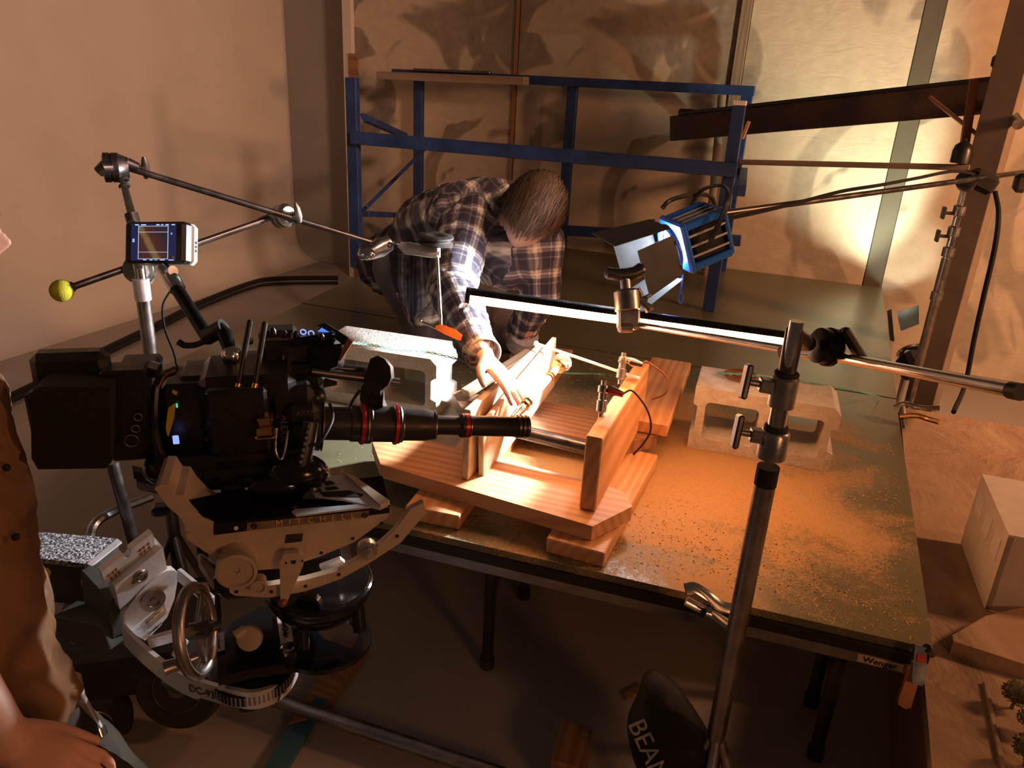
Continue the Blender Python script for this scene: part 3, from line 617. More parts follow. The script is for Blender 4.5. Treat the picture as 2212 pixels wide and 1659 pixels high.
MB().box(D(2206, 395, 2.8), (.05, .05, .07), None, .015).build('end_knob', M['darksteel'], None, 'dark round fitting at the right picture edge on the boom arm', 'fitting')
MB().curve([D(2150, 415, 2.77), D(2157, 460, 2.72), D(2150, 530, 2.55), D(2125, 640, 2.62), D(2105, 730, 2.75), D(2085, 830, 2.9), Pz(2060, 890, .42)], .0085).build('hanging_cable', M['cloth_black'], None, 'black cable hanging down from the rear stand at the right', 'cable')
# ---- low lamp behind the platform throwing light on the flat
ll = thing('floor_lamp', (.44, 3.9, .2), 'black studio lamp with barn doors low behind the platform right corner', 'studio lamp')
q0 = V((.47, 3.93, .33)); dq = (V((-.05, 4.75, 1.0)) - q0).normalized()
MB().box(q0 - dq * .10, (.12, .14, .12), frame_from(dq), .02).build('lamp_housing', M['black'], ll)
MB().lathe(q0 - dq * .03, dq, [(.052, 0), (.06, .01), (.05, .014)], 24).build('lens_ring', M['chrome'], ll)
for (a, b_, c_, d_) in (((1916, 672), (1922, 735), (1932, 738), (1926, 668)), ((1937, 675), (1946, 715), (1985, 700), (1985, 660))):
    MB().prism([D(*a, 4.0 - .0), D(*b_, 4.0), D(*c_, 3.95), D(*d_, 3.95)], (0, .003, .001)).build('barn_door', M['barn'], ll)
MB().cyl((.49, 3.95, 0), (.49, 3.95, .25), .012).build('stand_leg', M['steel'], ll)
lamp('floor_lamp_beam', 'SPOT', q0 + dq * .02, (-.22, 4.75, 1.2), 150, (.93, 1.0, .72), spot_size=math.radians(72), spot_blend=.45, shadow_soft_size=.05)
lamp('floor_lamp_spill', 'SPOT', q0 + V((-.02, .1, .05)), (.42, 4.75, .62), 22, (.95, 1.0, .75), spot_size=math.radians(38), spot_blend=.8, shadow_soft_size=.03)
# ================================================================ miniature landscape on the right
ml = thing('miniature_landscape', (.9, 2.2, .25), 'brown sculpted miniature landscape board on the right beyond the platform', 'landscape board')
def soil():
    m = N('brown_painted_soil'); v = m.coord('Object'); f = m.noise(v, 3.5, 5, .6, 1); g_ = m.noise(v, 16, 5, .65, .5)
    return m.out(m.ramp(f, [(.3, (.30, .19, .12)), (.55, (.38, .25, .16)), (.75, (.44, .32, .21))]), .85, 0, m.bump(g_, .5, .012, m.bump(f, .6, .03)))
M['soil'] = soil()
ZL = .30
MB().prism([V((.362, 1.28, ZL)), V((.362, 1.0, ZL)), V((1.9, 1.0, ZL)), V((1.9, 3.23, ZL)), V((.405, 3.17, ZL))], (0, 0, -.03)).build('ground_board', M['soil'], ml)
MB().prism([V((.362, 1.28, ZL - .03)), V((.362, 1.0, ZL - .03)), V((1.9, 1.0, ZL - .03)), V((1.9, 3.2, ZL - .03)), V((.41, 3.15, ZL - .03))], (0, 0, -.27)).build('base_box', M['darkwood'], ml)
m_ = MB(); m_.prism([Pz(2057, 1372, ZL + .035), Pz(2060, 1385, ZL + .035), Pz(2230, 1440, ZL + .035), Pz(2260, 1300, ZL + .035), Pz(2130, 1330, ZL + .035)], (0, 0, -.035)); m_.build('raised_terrace', M['soil'], ml)
MB().bar(Pz(2128, 1475, ZL + .004), Pz(2165, 1659, ZL + .004), .01, .008).build('kerb', M['soil'], ml)
hs = thing('model_house', Pz(2125, 1315, ZL), 'unfinished white model house with blank windows at the right picture edge', 'model house')
M['card'] = plain('white_model_card', (.66, .58, .5), .8, 0, .08, 30, .3)
h0 = Pz(2124, 1314, ZL); hz = .205; top = lambda p: V((p.x, p.y, hz + ZL))
pA = h0; pB = Pz(2073, 1172, ZL); 
pBt = V((pB.x, pB.y, ZL + .11)); r_ = (pA - pB); wd_ = V((-r_.y, r_.x, 0)).normalized() * -1
if wd_.x < 0: wd_ = -wd_
pts = [pA, pB, pBt, D(2122, 1028, 1.62), D(2170, 1160, 1.47)]
n_ = (pB - pA).cross(V((0, 0, 1))).normalized(); 
def onw(px, py): return PP(px, py, pA, n_)
wall = [pA, pB, onw(2076, 1168), onw(2118, 1030), onw(2176, 1160)]
if n_.dot(V((1, 0, 0))) < 0: n_ = -n_
MB().prism([onw(2127, 1316), onw(2075, 1172), onw(2120, 1028), onw(2178, 1160)], n_ * .012).build('gable_wall', M['card'], hs)
ru = onw(2120, 1028); rl = onw(2178, 1160)
MB().prism([ru, rl, rl + n_ * .26, ru + n_ * .34], (0, 0, .006)).build('roof', M['card'], hs)
MB().prism([onw(2127, 1316) , rl, rl + n_ * .25, onw(2127, 1316) + n_ * .25], (.0, .004, 0)).build('side_wall', M['card'], hs)
for a in (((2116, 1062), (2106, 1105), (2117, 1125), (2128, 1082)), ((2134, 1103), (2121, 1143), (2132, 1166), (2146, 1122)), ((2152, 1142), (2138, 1188), (2149, 1213), (2164, 1167))):
    MB().prism([onw(*p) - n_ * .0015 for p in a], n_ * .003).build('window', M['white'], hs)
def tree(px, py, r, label):
    c = Pz(px, py, ZL); t = thing('model_tree', c, label, 'model tree', 'model trees at the right edge'); rr_ = random.Random(px)
    MB().tube([c, c + V((0, 0, r * 1.2))], [r * .15, r * .1], 8).build('trunk', M['darkwood'], t)
    m_ = MB(); cc = c + V((0, 0, r * 1.6)); m_.ball(cc, r * .8, None, 12, 8)
    for i in range(420):
        d_ = V((rr_.gauss(0, 1), rr_.gauss(0, 1), rr_.gauss(0, 1))).normalized(); p = cc + d_ * r * rr_.uniform(.7, 1); s_ = r * .16; u = d_.orthogonal().normalized(); w_ = d_.cross(u)
        m_.add([p - u * s_ * .5, p + u * s_ * .5, p + d_ * s_ + w_ * s_ * .3], [(0, 1, 2)])
    m_.build('foliage', plain('model_foliage', (.11, .10, .05), .8), t)
tree(2185, 1530, .026, 'round dark model tree nearest the model house, topmost at the right edge'); tree(2218, 1585, .024, 'round dark model tree cut by the right picture edge, middle of three'); tree(2212, 1655, .028, 'round dark model tree lowest at the right picture edge')
# spring clamps
def spring_clamp(px_, d, label, ang_mat='chrome'):
    pass
sc_ = thing('spring_clamp', Pz(1560, 1310, T), 'steel spring clamp gripping the front edge of the platform', 'spring clamp')
E_ = V((.0, .0, 0)); cpt = [D(x, y, 1.44) for x, y in ((1480, 1272), (1500, 1270), (1525, 1285), (1560, 1310), (1604, 1318))]
m_ = MB(); m_.tube(smooth(cpt, 6), .012, 10, flat=.5); m_.build('upper_handle', M['chrome'], sc_)
cpt = [D(x, y, 1.43) for x, y in ((1482, 1298), (1520, 1318), (1545, 1330), (1575, 1350), (1598, 1362))]; m_ = MB(); m_.tube(smooth(cpt, 6), .009, 10, flat=.5); m_.build('lower_handle', M['chrome'], sc_)
MB().tube([D(1482, 1300, 1.435), D(1522, 1322, 1.435)], [.006, .012], 10).build('jaw_pad', M['black'], sc_); MB().cyl(D(1532, 1318, 1.40), D(1532, 1318, 1.46), .006).build('pivot', M['steel'], sc_)
sc_ = thing('spring_clamp', D(1975, 1440, 1.50), 'steel spring clamp hanging at the front right corner of the platform', 'spring clamp')
def plate(pts, d, t_, mat, name, par): 
    MB().prism([D(x, y, d) for x, y in pts], RF * t_).build(name, mat, par)
plate([(1977, 1392), (2003, 1400), (2000, 1470), (1993, 1482), (1972, 1478), (1970, 1464)], 1.46, .008, M['chrome'], 'upper_handle', sc_)
plate([(1968, 1440), (1978, 1470), (1982, 1482), (1968, 1530), (1955, 1532), (1940, 1522), (1941, 1510)], 1.475, .008, M['copper'], 'lower_handle', sc_)
MB().prism([D(1982, 1412, 1.458), D(2001, 1416, 1.458), D(2000, 1432, 1.458), D(1981, 1430, 1.458)], RF * .003).build('red_sticker', M['red'], sc_)
MB().cyl(D(2002, 1400, 1.46), D(2012, 1412, 1.50), .008).build('jaw_pad', M['black'], sc_)
sc_ = thing('table_clamp', Pz(1960, 880, T), 'silver handled clamp on the right edge of the front platform beside the rear stand', 'spring clamp')
MB().curve([D(1932, 880, 2.5), D(1955, 872, 2.48), D(1985, 880, 2.45), D(2030, 882, 2.42)], .008, 8).build('upper_handle', M['chrome'], sc_)
MB().curve([D(1945, 900, 2.5), D(1980, 898, 2.47), D(2005, 905, 2.45), D(2030, 912, 2.42)], .009, 8).build('lower_handle', M['brass'], sc_)
MB().cyl(D(1950, 878, 2.5), D(1955, 925, 2.5), .008).build('screw', M['steel'], sc_)
# things on the floor
bd = thing('floor_board', Pz(720, 1480, 0), 'brown plank lying on the floor under the dolly with blue tape on it', 'plank')
MB().prism([Pz(x, y, .022) for x, y in ((735, 1385), (797, 1392), (690, 1545), (625, 1562))], (0, 0, -.02)).build('plank', M['darkwood'], bd)
MB().prism([Pz(x, y, .0235) for x, y in ((680, 1505), (708, 1512), (700, 1528), (672, 1520))], (0, 0, -.0025)).build('blue_tape', M['teal'], bd)
MB().prism([Pz(x, y, .018) for x, y in ((640, 1545), (682, 1550), (600, 1690), (550, 1690))], (0, 0, -.017)).build('taped_board', M['teal'], None, 'dark blue painted board on the floor in the foreground below the chrome pipe', 'board')
MB().cyl(V(Pz(585, 1508, .05)), V(Pz(1130, 1690, .05)), .017, seg=24).build('chrome_pipe', M['steel'], None, 'long chrome pipe lying low over the floor in the foreground', 'pipe')
wb = Pz(1232, 1640, .05); MB().box(wb + V((0, 0, -.0)), (.07, .12, .09), yawM(.12), .004).build('wood_block', M['darkwood'], None, 'small brown wood block on the floor beside the black sandbag', 'wood block')
sb = thing('sandbag', Pz(1440, 1600, 0), 'black sandbag with worn white lettering slumped on the floor against the foreground stand', 'sandbag')
def bagmesh():
    m_ = MB(); out = [(1388, 1464), (1402, 1451), (1423, 1444), (1440, 1464), (1453, 1464), (1480, 1500), (1505, 1535), (1530, 1575), (1548, 1620), (1562, 1700), (1384, 1700), (1366, 1640), (1354, 1590), (1353, 1560), (1368, 1525), (1384, 1500)]
    c = V((0, 0, 0)); P_ = [D(x, y, 1.55) for x, y in out]
    for p in P_: c += p
    c /= len(P_); rings = [(1.0, 0), (.97, -.03), (.85, -.055), (.6, -.075), (.3, -.085), (.0, -.088)]; vs = []
    n = len(P_); back = []
    for s_, dz in rings:
        for p in P_: vs.append(c + (p - c) * s_ + RF * dz)
    fs = [[i * n + k, i * n + (k + 1) % n, (i + 1) * n + (k + 1) % n, (i + 1) * n + k] for i in range(len(rings) - 1) for k in range(n)]
    b0 = len(vs)
    for s_, dz in ((.95, .03), (.7, .06), (0, .07)):
        for p in P_: vs.append(c + (p - c) * s_ + RF * dz)
    idx = [0, b0, b0 + n, b0 + 2 * n]
    for i in range(3): fs += [[idx[i + 1] + k, idx[i + 1] + (k + 1) % n, idx[i] + (k + 1) % n, idx[i] + k] for k in range(n)]
    m_.add(vs, fs); return m_
sbm = bagmesh().build('bag', M['bagcloth'], sb, ang=180); sm_ = sbm.modifiers.new('s', 'SUBSURF'); sm_.levels = sm_.render_levels = 1
text('BEAM', 'bag_lettering', .05, D(1400, 1622, 1.468), RD * .92 + RX * .42, RX * .92 - RD * .42, M['steel'], sb, .0008)
bdp = MB(); bdp.prism([Pz(1345, 1498, .01), Pz(1385, 1475, .01), Pz(1392, 1492, .01), Pz(1355, 1508, .01)], (0, 0, -.008)); bdp.build('strap', M['darkwood'], None, 'brown strap end lying on the floor behind the sandbag', 'strap')
# cables along the left wall
for k, (dz, col, lb) in enumerate(((0, 'cloth_black', 'upper thick black cable looping along the floor by the left wall'), (11, 'cloth_black', 'lower thin black cable along the floor by the left wall'))):
    pts = [Pz(x, y + dz * (1.0 if i else 1), .015) for i, (x, y) in enumerate(((-60, 895), (60, 838), (200, 768), (340, 700), (430, 655), (540, 612), (600, 602), (730, 600)))]
    MB().curve(pts, .016 - .005 * k).build('floor_cable', M[col], None, lb, 'cable')
# pipework and leg behind the camera at the left
tlg = thing('folded_chair_frame', Pz(280, 1160, 0), 'bent steel tube frame standing on the floor behind the camera at the left', 'tube frame')
MB().tube([D(243, 1000, 1.75), D(288, 1165, 1.80), V((D(288, 1165, 1.80).x, D(288, 1165, 1.80).y + .04, 0))], .014).build('upright_tube', M['darksteel'], tlg)
MB().curve([D(195, 1160, 1.75), D(205, 1132, 1.76), D(240, 1108, 1.8), D(330, 1072, 1.85)], .011).build('bent_tube', M['steel'], tlg)
# ================================================================ camera rig
YA = math.radians(37.5); E1 = V((math.cos(YA), math.sin(YA), 0)); E2 = V((-math.sin(YA), math.cos(YA), 0)); E3 = V((0, 0, 1))
RM = Matrix((E1, E2, E3)).transposed(); NV = -E2
HO = D(650, 1180, 1.32)                       # point on the near side plane of the head
def hp(px, py, off=0.0): return PP(px, py, HO + NV * off, NV)
def hpoly(mb, pts, off, thick): mb.prism([hp(x, y, off) for x, y in pts], E2 * thick); return mb
def rbox(mb, x1, y1, x2, y2, d, thick, bev=.006, M3=None):
    c = D((x1 + x2) / 2, (y1 + y2) / 2, d); W_ = abs(x2 - x1) * d / F; H_ = abs(y2 - y1) * d / F / .95
    mb.box(c + E2 * thick / 2, (W_, thick, H_), M3 or RM, bev); return mb
CB = 1.34
cm = thing('cinema_camera', D(520, 1050, CB), 'black digital cinema camera rigged with viewfinder, antennas and a long probe lens over the frame', 'camera')
m_ = MB(); rbox(m_, 345, 835, 470, 1010, CB + .02, .13, .02); rbox(m_, 440, 815, 640, 1000, CB + .03, .14, .014); rbox(m_, 575, 840, 690, 990, CB + .045, .12, .02); m_.build('camera_body', M['black'], cm)
m_ = MB(); rbox(m_, 452, 842, 578, 988, CB, .05, .006); rbox(m_, 462, 833, 560, 846, CB + .005, .045, .004); pk = m_.build('wireless_transmitter', M['black'], cm)
for (xa, ya, xb, yb) in ((514, 838, 540, 690), (550, 838, 572, 694)):
    m_ = MB(); m_.tube([D(xa, ya, CB), D((xa + xb) / 2, (ya + yb) / 2, CB), D(xb, yb + 4, CB), D(xb, yb, CB)], [.0042, .0052, .0052, .002], 12); m_.build('antenna', M['black'], cm)
    m_ = MB(); m_.cyl(D(xa - 1, ya + 3, CB - .002), D(xa + 2, ya - 10, CB - .002), .0058); m_.build('antenna_socket', M['brass'], cm)
m_ = MB(); rbox(m_, 556, 905, 588, 912, CB - .01, .03, .002); m_.cyl(D(562, 913, CB - .01), D(586, 911, CB - .01), .009); m_.cyl(D(558, 935, CB - .01), D(590, 932, CB - .01), .010); rbox(m_, 552, 942, 592, 952, CB - .01, .03, .003); m_.build('brass_connectors', M['brass'], cm)
m_ = MB(); rbox(m_, 618, 880, 690, 925, CB + .02, .05, .012); m_.build('mount_cover', M['black'], cm)
text('ARRI', 'maker_lettering', .013, D(657, 893, CB + .015), E1, E3, M['steel'], cm)
text('ALEXA', 'model_lettering', .017, D(613, 925, CB + .030), -E3 * 1 + E1 * -.1, E1, M['steel'], cm)
m_ = MB(); m_.tube([D(672, 912, CB + .0), D(664, 960, CB), D(652, 1010, CB)], .014, 8, flat=.6); m_.build('cable_bracket', M['blackmetal'], cm)
for i in range(7): MB().cyl(D(668 - i * 3, 920 + i * 13, CB - .012), D(668 - i * 3, 920 + i * 13, CB - .018), .003).build('bracket_screw', M['chrome'], cm)
m_ = MB(); m_.curve([D(655, 965, CB), D(690, 955, CB - .01), D(715, 915, CB + .02), D(718, 890, CB + .05), D(712, 872, CB + .06)], .003); m_.build('lens_cable', M['black'], cm)
m_ = MB(); m_.curve([D(597, 925, CB - .01), D(595, 970, CB - .015), D(602, 990, CB - .015), D(612, 985, CB - .012), D(622, 930, CB)], .0022); m_.build('thin_cable', M['steel'], cm)
# rear part: power plate, viewfinder hood, side plate with sockets
m_ = MB(); rbox(m_, 232, 800, 322, 1002, 1.335, .05, .004); rbox(m_, 255, 786, 342, 822, 1.36, .06, .008); m_.build('rear_plate', M['black'], cm)
for x, y, r in ((298, 901, .0065), (293, 926, .0065), (284, 952, .011)):
    m_ = MB(); m_.torus(D(x, y, 1.33), NV, r, .0013); m_.build('socket_ring', M['steel'], cm)
m_ = MB(); m_.cyl(D(325, 790, 1.33), D(345, 796, 1.33), .009); m_.build('chrome_knob', M['chrome'], cm)
vf = MB(); W0 = [(85, 835), (238, 838), (240, 1000), (228, 1012), (82, 1014), (68, 990), (66, 850)]
vf.prism([PP(x, y, D(150, 920, 1.27), NV) for x, y in W0], E2 * .07); vf.build('battery_pack', M['cloth_black'], cm)
vf = MB(); rbox(vf, 74, 766, 226, 862, 1.30, .045, .012); rbox(vf, 60, 850, 95, 962, 1.31, .03, .010); vf.build('viewfinder_monitor', M['black'], cm)
MB().box(D(232, 838, 1.33) + E2 * .02, (.03, .03, .04), RM, .004).build('battery_arm', M['blackmetal'], cm)
m_ = MB(); m_.curve([D(378, 800, CB), D(352, 812, CB), D(338, 840, CB), D(335, 900, CB), D(338, 950, CB - .01), D(350, 985, CB - .01), D(372, 1002, CB)], .0075); m_.build('power_cable_loop', M['black'], cm)
m_ = MB(); m_.curve([D(378, 800, CB - .012), D(357, 811, CB - .012), D(343, 835, CB - .012)], .002); m_.build('bright_cable', M['copper'], cm)
m_ = MB(); m_.prism([D(x, y, CB - .002) for x, y in ((373, 842), (383, 846), (378, 872), (374, 905), (362, 942), (358, 925), (362, 890))], RF * .004); m_.build('yellow_tape', M['yellowtape'], cm)
m_ = MB(); m_.box(D(380, 950, CB - .004), (.010, .003, .016), RM, .001); m_.build('blue_indicator', M['led_blue'], cm)
m_ = MB(); m_.box(D(382, 876, CB - .004), (.003, .002, .008), RM, .001); m_.build('green_indicator', M['led_green'], cm)
# lower bridge plate and cloth shapes
m_ = MB(); rbox(m_, 335, 985, 655, 1022, CB + .02, .12, .015); rbox(m_, 395, 1012, 680, 1062, CB + .03, .10, .02); m_.build('bridge_plate', M['black'], cm)
for p_, r_ in ((D(642, 1022, CB + .02), (.055, .035, .035)), (D(360, 1010, CB + .03), (.04, .04, .03)), (D(600, 1050, CB), (.05, .02, .02))): MB().ball(p_, r_, RM).build('cable_roll', M['gloss'], cm)
for i in range(7): MB().box(D(517 + i * 4.6, 1038, CB - .015), (.0011, .002, .010), RM, .0003).build('spring_coil', M['steel'], cm)
for x, y in ((435, 935), (445, 950), (448, 925), (523, 980), (565, 842), (475, 858)): MB().cyl(D(x, y, CB - .003), D(x, y, CB - .01), .0035).build('side_button', M['blackmetal'], cm)
# top structure
m_ = MB(); rbox(m_, 385, 815, 470, 850, CB + .03, .10, .01); rbox(m_, 475, 792, 690, 818, 1.42, .10, .006); rbox(m_, 555, 818, 700, 880, 1.42, .06, .012); m_.build('top_plate', M['black'], cm)
m_ = MB(); rbox(m_, 566, 738, 735, 795, 1.44, .07, .012); rbox(m_, 560, 716, 640, 742, 1.46, .05, .008); cu = m_.build('lens_control_unit', M['black'], cm)
m_ = MB(); m_.prism([D(668, 752, 1.43), D(735, 742, 1.43), D(738, 755, 1.43), D(728, 792, 1.43), D(705, 798, 1.43), D(672, 790, 1.43)], RF * .05); m_.build('angled_end_cap', M['blackmetal'], cm)
for x, y in ((655, 717), (672, 720)): m_ = MB(); m_.torus(D(x, y, 1.44), RF + RD * -.6, .005, .0012); m_.build('lit_button', M['led_blue'], cm)
m_ = MB(); m_.box(D(675, 726, 1.455), (.085, .045, .015), RM @ Matrix.Rotation(-.14, 3, 'Y'), .004); m_.build('button_panel', M['blackmetal'], cm)
m_ = MB(); m_.prism([D(685, 702, 1.47), D(702, 697, 1.47), D(762, 735, 1.44), D(745, 748, 1.44)], RF * .012); m_.build('flip_screen', M['black'], cm)
m_ = MB(); m_.prism([D(695, 708, 1.452), D(686, 716, 1.452), D(721, 723, 1.44)], RF * .002); m_.build('menu_screen', M['scr'], cm)
m_ = MB(); m_.prism([D(752, 730, 1.435), D(762, 738, 1.435), D(735, 780, 1.435), D(724, 778, 1.435)], RF * .008); m_.build('screen_hinge', M['copper'], cm)
for x, y in ((590, 722), (615, 728), (640, 730), (695, 735), (540, 742), (610, 780)): MB().lathe(D(x, y, 1.435), (0, 0, 1), [(.006, 0), (.006, .008), (.002, .014)], 12).build('control_knob', M['blackmetal'], cm)
m_ = MB(); m_.cyl(D(672, 802, 1.43), D(862, 826, 1.50), .0085, seg=20); m_.build('support_rod', M['darksteel'], cm)
m_ = MB(); m_.cyl(D(672, 790, 1.47), D(800, 800, 1.52), .0085, seg=20); m_.build('support_rod', M['darksteel'], cm)
mt = MB(); pts = [(800, 775), (815, 768), (830, 775), (843, 792), (845, 815), (838, 832), (822, 845), (790, 830), (788, 812)]
mt.prism([D(x, y, 1.46) for x, y in pts], RF * .04); mt.prism([D(x, y, 1.455) for x, y in ((780, 838), (790, 820), (825, 826), (822, 845), (822, 862), (828, 878), (818, 886), (784, 884), (777, 862))], RF * .045); mt.build('focus_motor', M['black'], cm)
m_ = MB(); m_.cyl(D(826, 868, 1.47), D(800, 866, 1.465), .018, seg=28); m_.build('motor_gear', M['blackmetal'], cm)
m_ = MB(); m_.curve([D(778, 842, 1.46), D(765, 860, 1.46), D(752, 882, 1.46)], .003); m_.build('motor_cable', M['black'], cm)
m_ = MB(); m_.ball(D(682, 858, 1.41), .02); m_.tube([D(700, 827, 1.42), D(728, 828, 1.42)], [.01, .004], 8, flat=.4); m_.build('rod_clamp', M['black'], cm)
# the long probe lens
L0, L1 = D(640, 913, 1.42), D(1142, 922, 1.56); LA = (L1 - L0).normalized(); LL = (L1 - L0).length
def lt(px):      # distance along the axis where it passes a pixel column
    lo, hi = -.2, LL * 1.2
    for _ in range(40):
        m = (lo + hi) / 2; p = L0 + LA * m - EYE; x = CX + F * p.dot(RX) / p.dot(RF)
        if x < px: lo = m
        else: hi = m
    return lo
def lens(name, prof, mat, par, seg=40):
    m = MB(); m.lathe(L0, LA, [(r, lt(px)) for r, px in prof], seg); return m.build(name, mat, par)
M['lensbody'] = plain('lens_barrel_black', (.035, .029, .027), .42, .3, .2, 30)
ln = lens('probe_lens', [(.050, 630), (.052, 650), (.052, 690), (.047, 694), (.0315, 696), (.0315, 755), (.034, 758), (.034, 775), (.0375, 777), (.0375, 800), (.034, 803), (.034, 848), (.037, 850), (.037, 862), (.034, 866), (.031, 868), (.031, 920), (.0285, 932), (.0285, 940), (.019, 942), (.019, 990), (.021, 992), (.024, 996), (.024, 1010), (.0205, 1014), (.0205, 1110), (.0218, 1112), (.0218, 1140), (.016, 1141)], M['lensbody'], cm)
for a, b, r in ((778, 786, .0385), (850, 857, .0382), (1002, 1010, .0247)): lens('red_ring', [(r - .003, a - 1), (r, a), (r, b), (r - .003, b + 1)], M['redmetal'], ln)
for a, r in ((792, .0379), (866, .0345), (936, .0292), (694, .0525), (1012, .0238)): lens('silver_ring', [(r - .004, a), (r, a + .5), (r, a + 2.5), (r - .004, a + 3)], M['steel'], ln)
for a in (1116, 1125, 1134): lens('front_ring', [(.021, a - 1), (.0236, a), (.0236, a + 4), (.021, a + 5)], M['darksteel'], ln)
gr = MB(); gl = []
for ra, a, b in ((.0380, 779, 785), (.0377, 851, 856)):
    ta_, tb_ = lt(a), lt(b); u = LA.orthogonal().normalized(); w_ = LA.cross(u)
    for k in range(72):
        an = 2 * math.pi * k / 72; dr = u * math.cos(an) + w_ * math.sin(an); gr.box(L0 + LA * (ta_ + tb_) / 2 + dr * (ra + .0006), (tb_ - ta_, .0013, .0016), Matrix((LA, LA.cross(dr), dr)).transposed(), .0002)
gr.build('gear_teeth', M['redmetal'], ln, kind='stuff')
MB().lathe(L1, LA, [(.016, -.001), (.014, -.0015), (0, -.003)], 32).build('front_glass', M['gloss'], ln)
# ---------------- field monitor on articulating arm
fm = thing('field_monitor', D(345, 575, 1.5), 'small white sided field monitor showing a framed picture, on a jointed arm above the camera', 'monitor')
mc = D(330, 522, 1.5); mo = V((0, 0, 0))
c0, c1, c2, c3 = D(262, 477, 1.50), D(393, 476, 1.47), D(406, 573, 1.47), D(274, 568, 1.50)
ex = (c1 - c0).normalized(); ey = ((c0 - c3) + (c1 - c2)).normalized(); ez = ex.cross(ey).normalized(); ey = ez.cross(ex); MM = Matrix((ex, ey, ez)).transposed(); cc = (c0 + c1 + c2 + c3) / 4
W_, H_ = (c1 - c0).length, (c0 - c3).length * .97
if ez.dot(EYE - cc) < 0: ez = -ez
MB().box(cc - ez * .012, (W_, H_, .028), MM, .006).build('bezel', M['black'], fm)
# pale side and back shell, seen on the right
m_ = MB(); m_.box(cc - ez * .034, (W_ * 1.0, H_ * 1.0, .026), MM, .008); m_.build('rear_shell', M['white'], fm)
for k in (-1, 0, 1): MB().cyl(cc - ez * .034 + ex * (W_ / 2 - .002) + ey * (k * .008 - .004), cc - ez * .034 + ex * (W_ / 2 + .001) + ey * (k * .008 - .004), .003).build('side_button', M['ink'], fm)
def picture():
    m = N('monitor_picture'); v = m.coord('loc', (1, 1, 1)); n_ = m.noise(m.coord('loc', (1, .5, 1)), 26, 4, .6, 1.5); s_ = m.n('ShaderNodeSeparateXYZ'); m.t.links.new(v, s_.inputs[0])
    band = m.math('ADD', s_.outputs['X'], m.math('MULTIPLY', s_.outputs['Y'], .62)); band = m.math('ABSOLUTE', m.math('ADD', band, .012)); band = m.math('ADD', band, m.math('MULTIPLY', n_, .012))
    c = m.ramp(band, [(.0, (.16, .10, .035)), (.012, (.12, .07, .03)), (.016, (.055, .016, .01)), (.05, (.02, .012, .02))])
    m.set(m.b, 'Base Color', (0, 0, 0)); m.set(m.b, 'Emission Color', c); m.b.inputs['Emission Strength'].default_value = 1.3; return m.m
def scr(x0, x1, y0, y1, off, mat, name, par=None):
    m = MB(); p = [cc + ex * x * W_ + ey * y * H_ + ez * (.0024 + off) for x, y in ((x0, y0), (x1, y0), (x1, y1), (x0, y1))]; m.prism(p, -ez * .0008); m.l = [V(((q - cc).dot(ex), (q - cc).dot(ey), 0)) for q in m.v]; return m.build(name, mat, par or fm)
sc0 = scr(-.37, .37, -.44, .44, .0, M['scr_dark'], 'screen')
scr(-.24, .24, -.40, .38, .0006, picture(), 'picture', sc0)
for a in ((-.245, .245, .375, .385), (-.245, .245, -.405, -.395), (-.245, -.239, -.4, .38), (.239, .245, -.4, .38), (-.245, .245, .235, .243), (-.245, .245, -.243, -.235)): scr(*a, .0012, M['scr_white'], 'frame_line', sc0)
for x, wd in ((-.3, .06), (-.2, .08), (.05, .05), (.13, .03), (.2, .05), (.3, .05)): scr(x, x + wd, .40, .425, .0012, M['scr_white'], 'screen_readout', sc0)
for x, wd in ((-.16, .05), (-.05, .04), (.12, .07), (.26, .08)): scr(x, x + wd, -.435, -.415, .0012, M['scr_white'], 'screen_readout', sc0)
scr(.03, .07, -.435, -.415, .0012, M['led_green'], 'screen_readout', sc0); scr(-.34, -.31, .0, .08, .0012, M['led_blue'], 'screen_readout', sc0); scr(.29, .31, .18, .22, .0012, M['led_blue'], 'screen_readout', sc0); scr(.32, .35, -.38, -.34, .0012, M['yellowtape'], 'warning_mark', sc0)
aa = thing('articulating_arm', D(500, 800, 1.40), 'black jointed friction arm with lever joining the field monitor to the camera', 'articulating arm')
P1, P2, P3 = D(365, 592, 1.48), D(452, 735, 1.43), D(505, 800, 1.40)
m_ = MB(); m_.cyl(D(352, 578, 1.49), D(366, 600, 1.48), .012); m_.cyl(D(358, 590, 1.49), D(374, 585, 1.47), .010); m_.build('monitor_mount', M['chrome'], aa)
m_ = MB(); m_.tube([P1, D(372, 604, 1.48), D(384, 625, 1.47)], [.014, .016, .015], 20); m_.build('upper_collar', M['chrome'], aa)
MB().tube([D(380, 620, 1.47), P2], [.0125, .0125], 20).build('upper_tube', M['blackmetal'], aa)
m_ = MB(); m_.tube([D(470, 705, 1.42), D(486, 722, 1.42), D(498, 765, 1.41)], [.011, .0145, .011], 16); m_.build('lower_tube', M['blackmetal'], aa)
m_ = MB(); m_.cyl(D(446, 728, 1.43), D(484, 706, 1.42), .016); m_.build('elbow', M['black'], aa)
m_ = MB(); m_.tube(smooth([D(385, 738, 1.42), D(400, 746, 1.42), D(425, 744, 1.42), D(450, 733, 1.42)], 5), .006, 10, flat=.6); m_.build('lever', M['black'], aa)
MB().ball(D(500, 768, 1.41), .0185, None, 24, 14).build('ball_joint', M['chrome'], aa)
MB().tube([D(500, 782, 1.41), D(501, 805, 1.40)], [.008, .006], 12).build('mounting_stud', M['chrome'], aa)
MB().curve([D(378, 580, 1.5), D(372, 620, 1.49), D(352, 660, 1.47), D(356, 710, 1.45), D(375, 760, 1.42), D(384, 800, 1.39)], .0022).build('monitor_cable', M['cloth_black'], None, 'thin black cable hanging from the field monitor to the camera', 'cable')
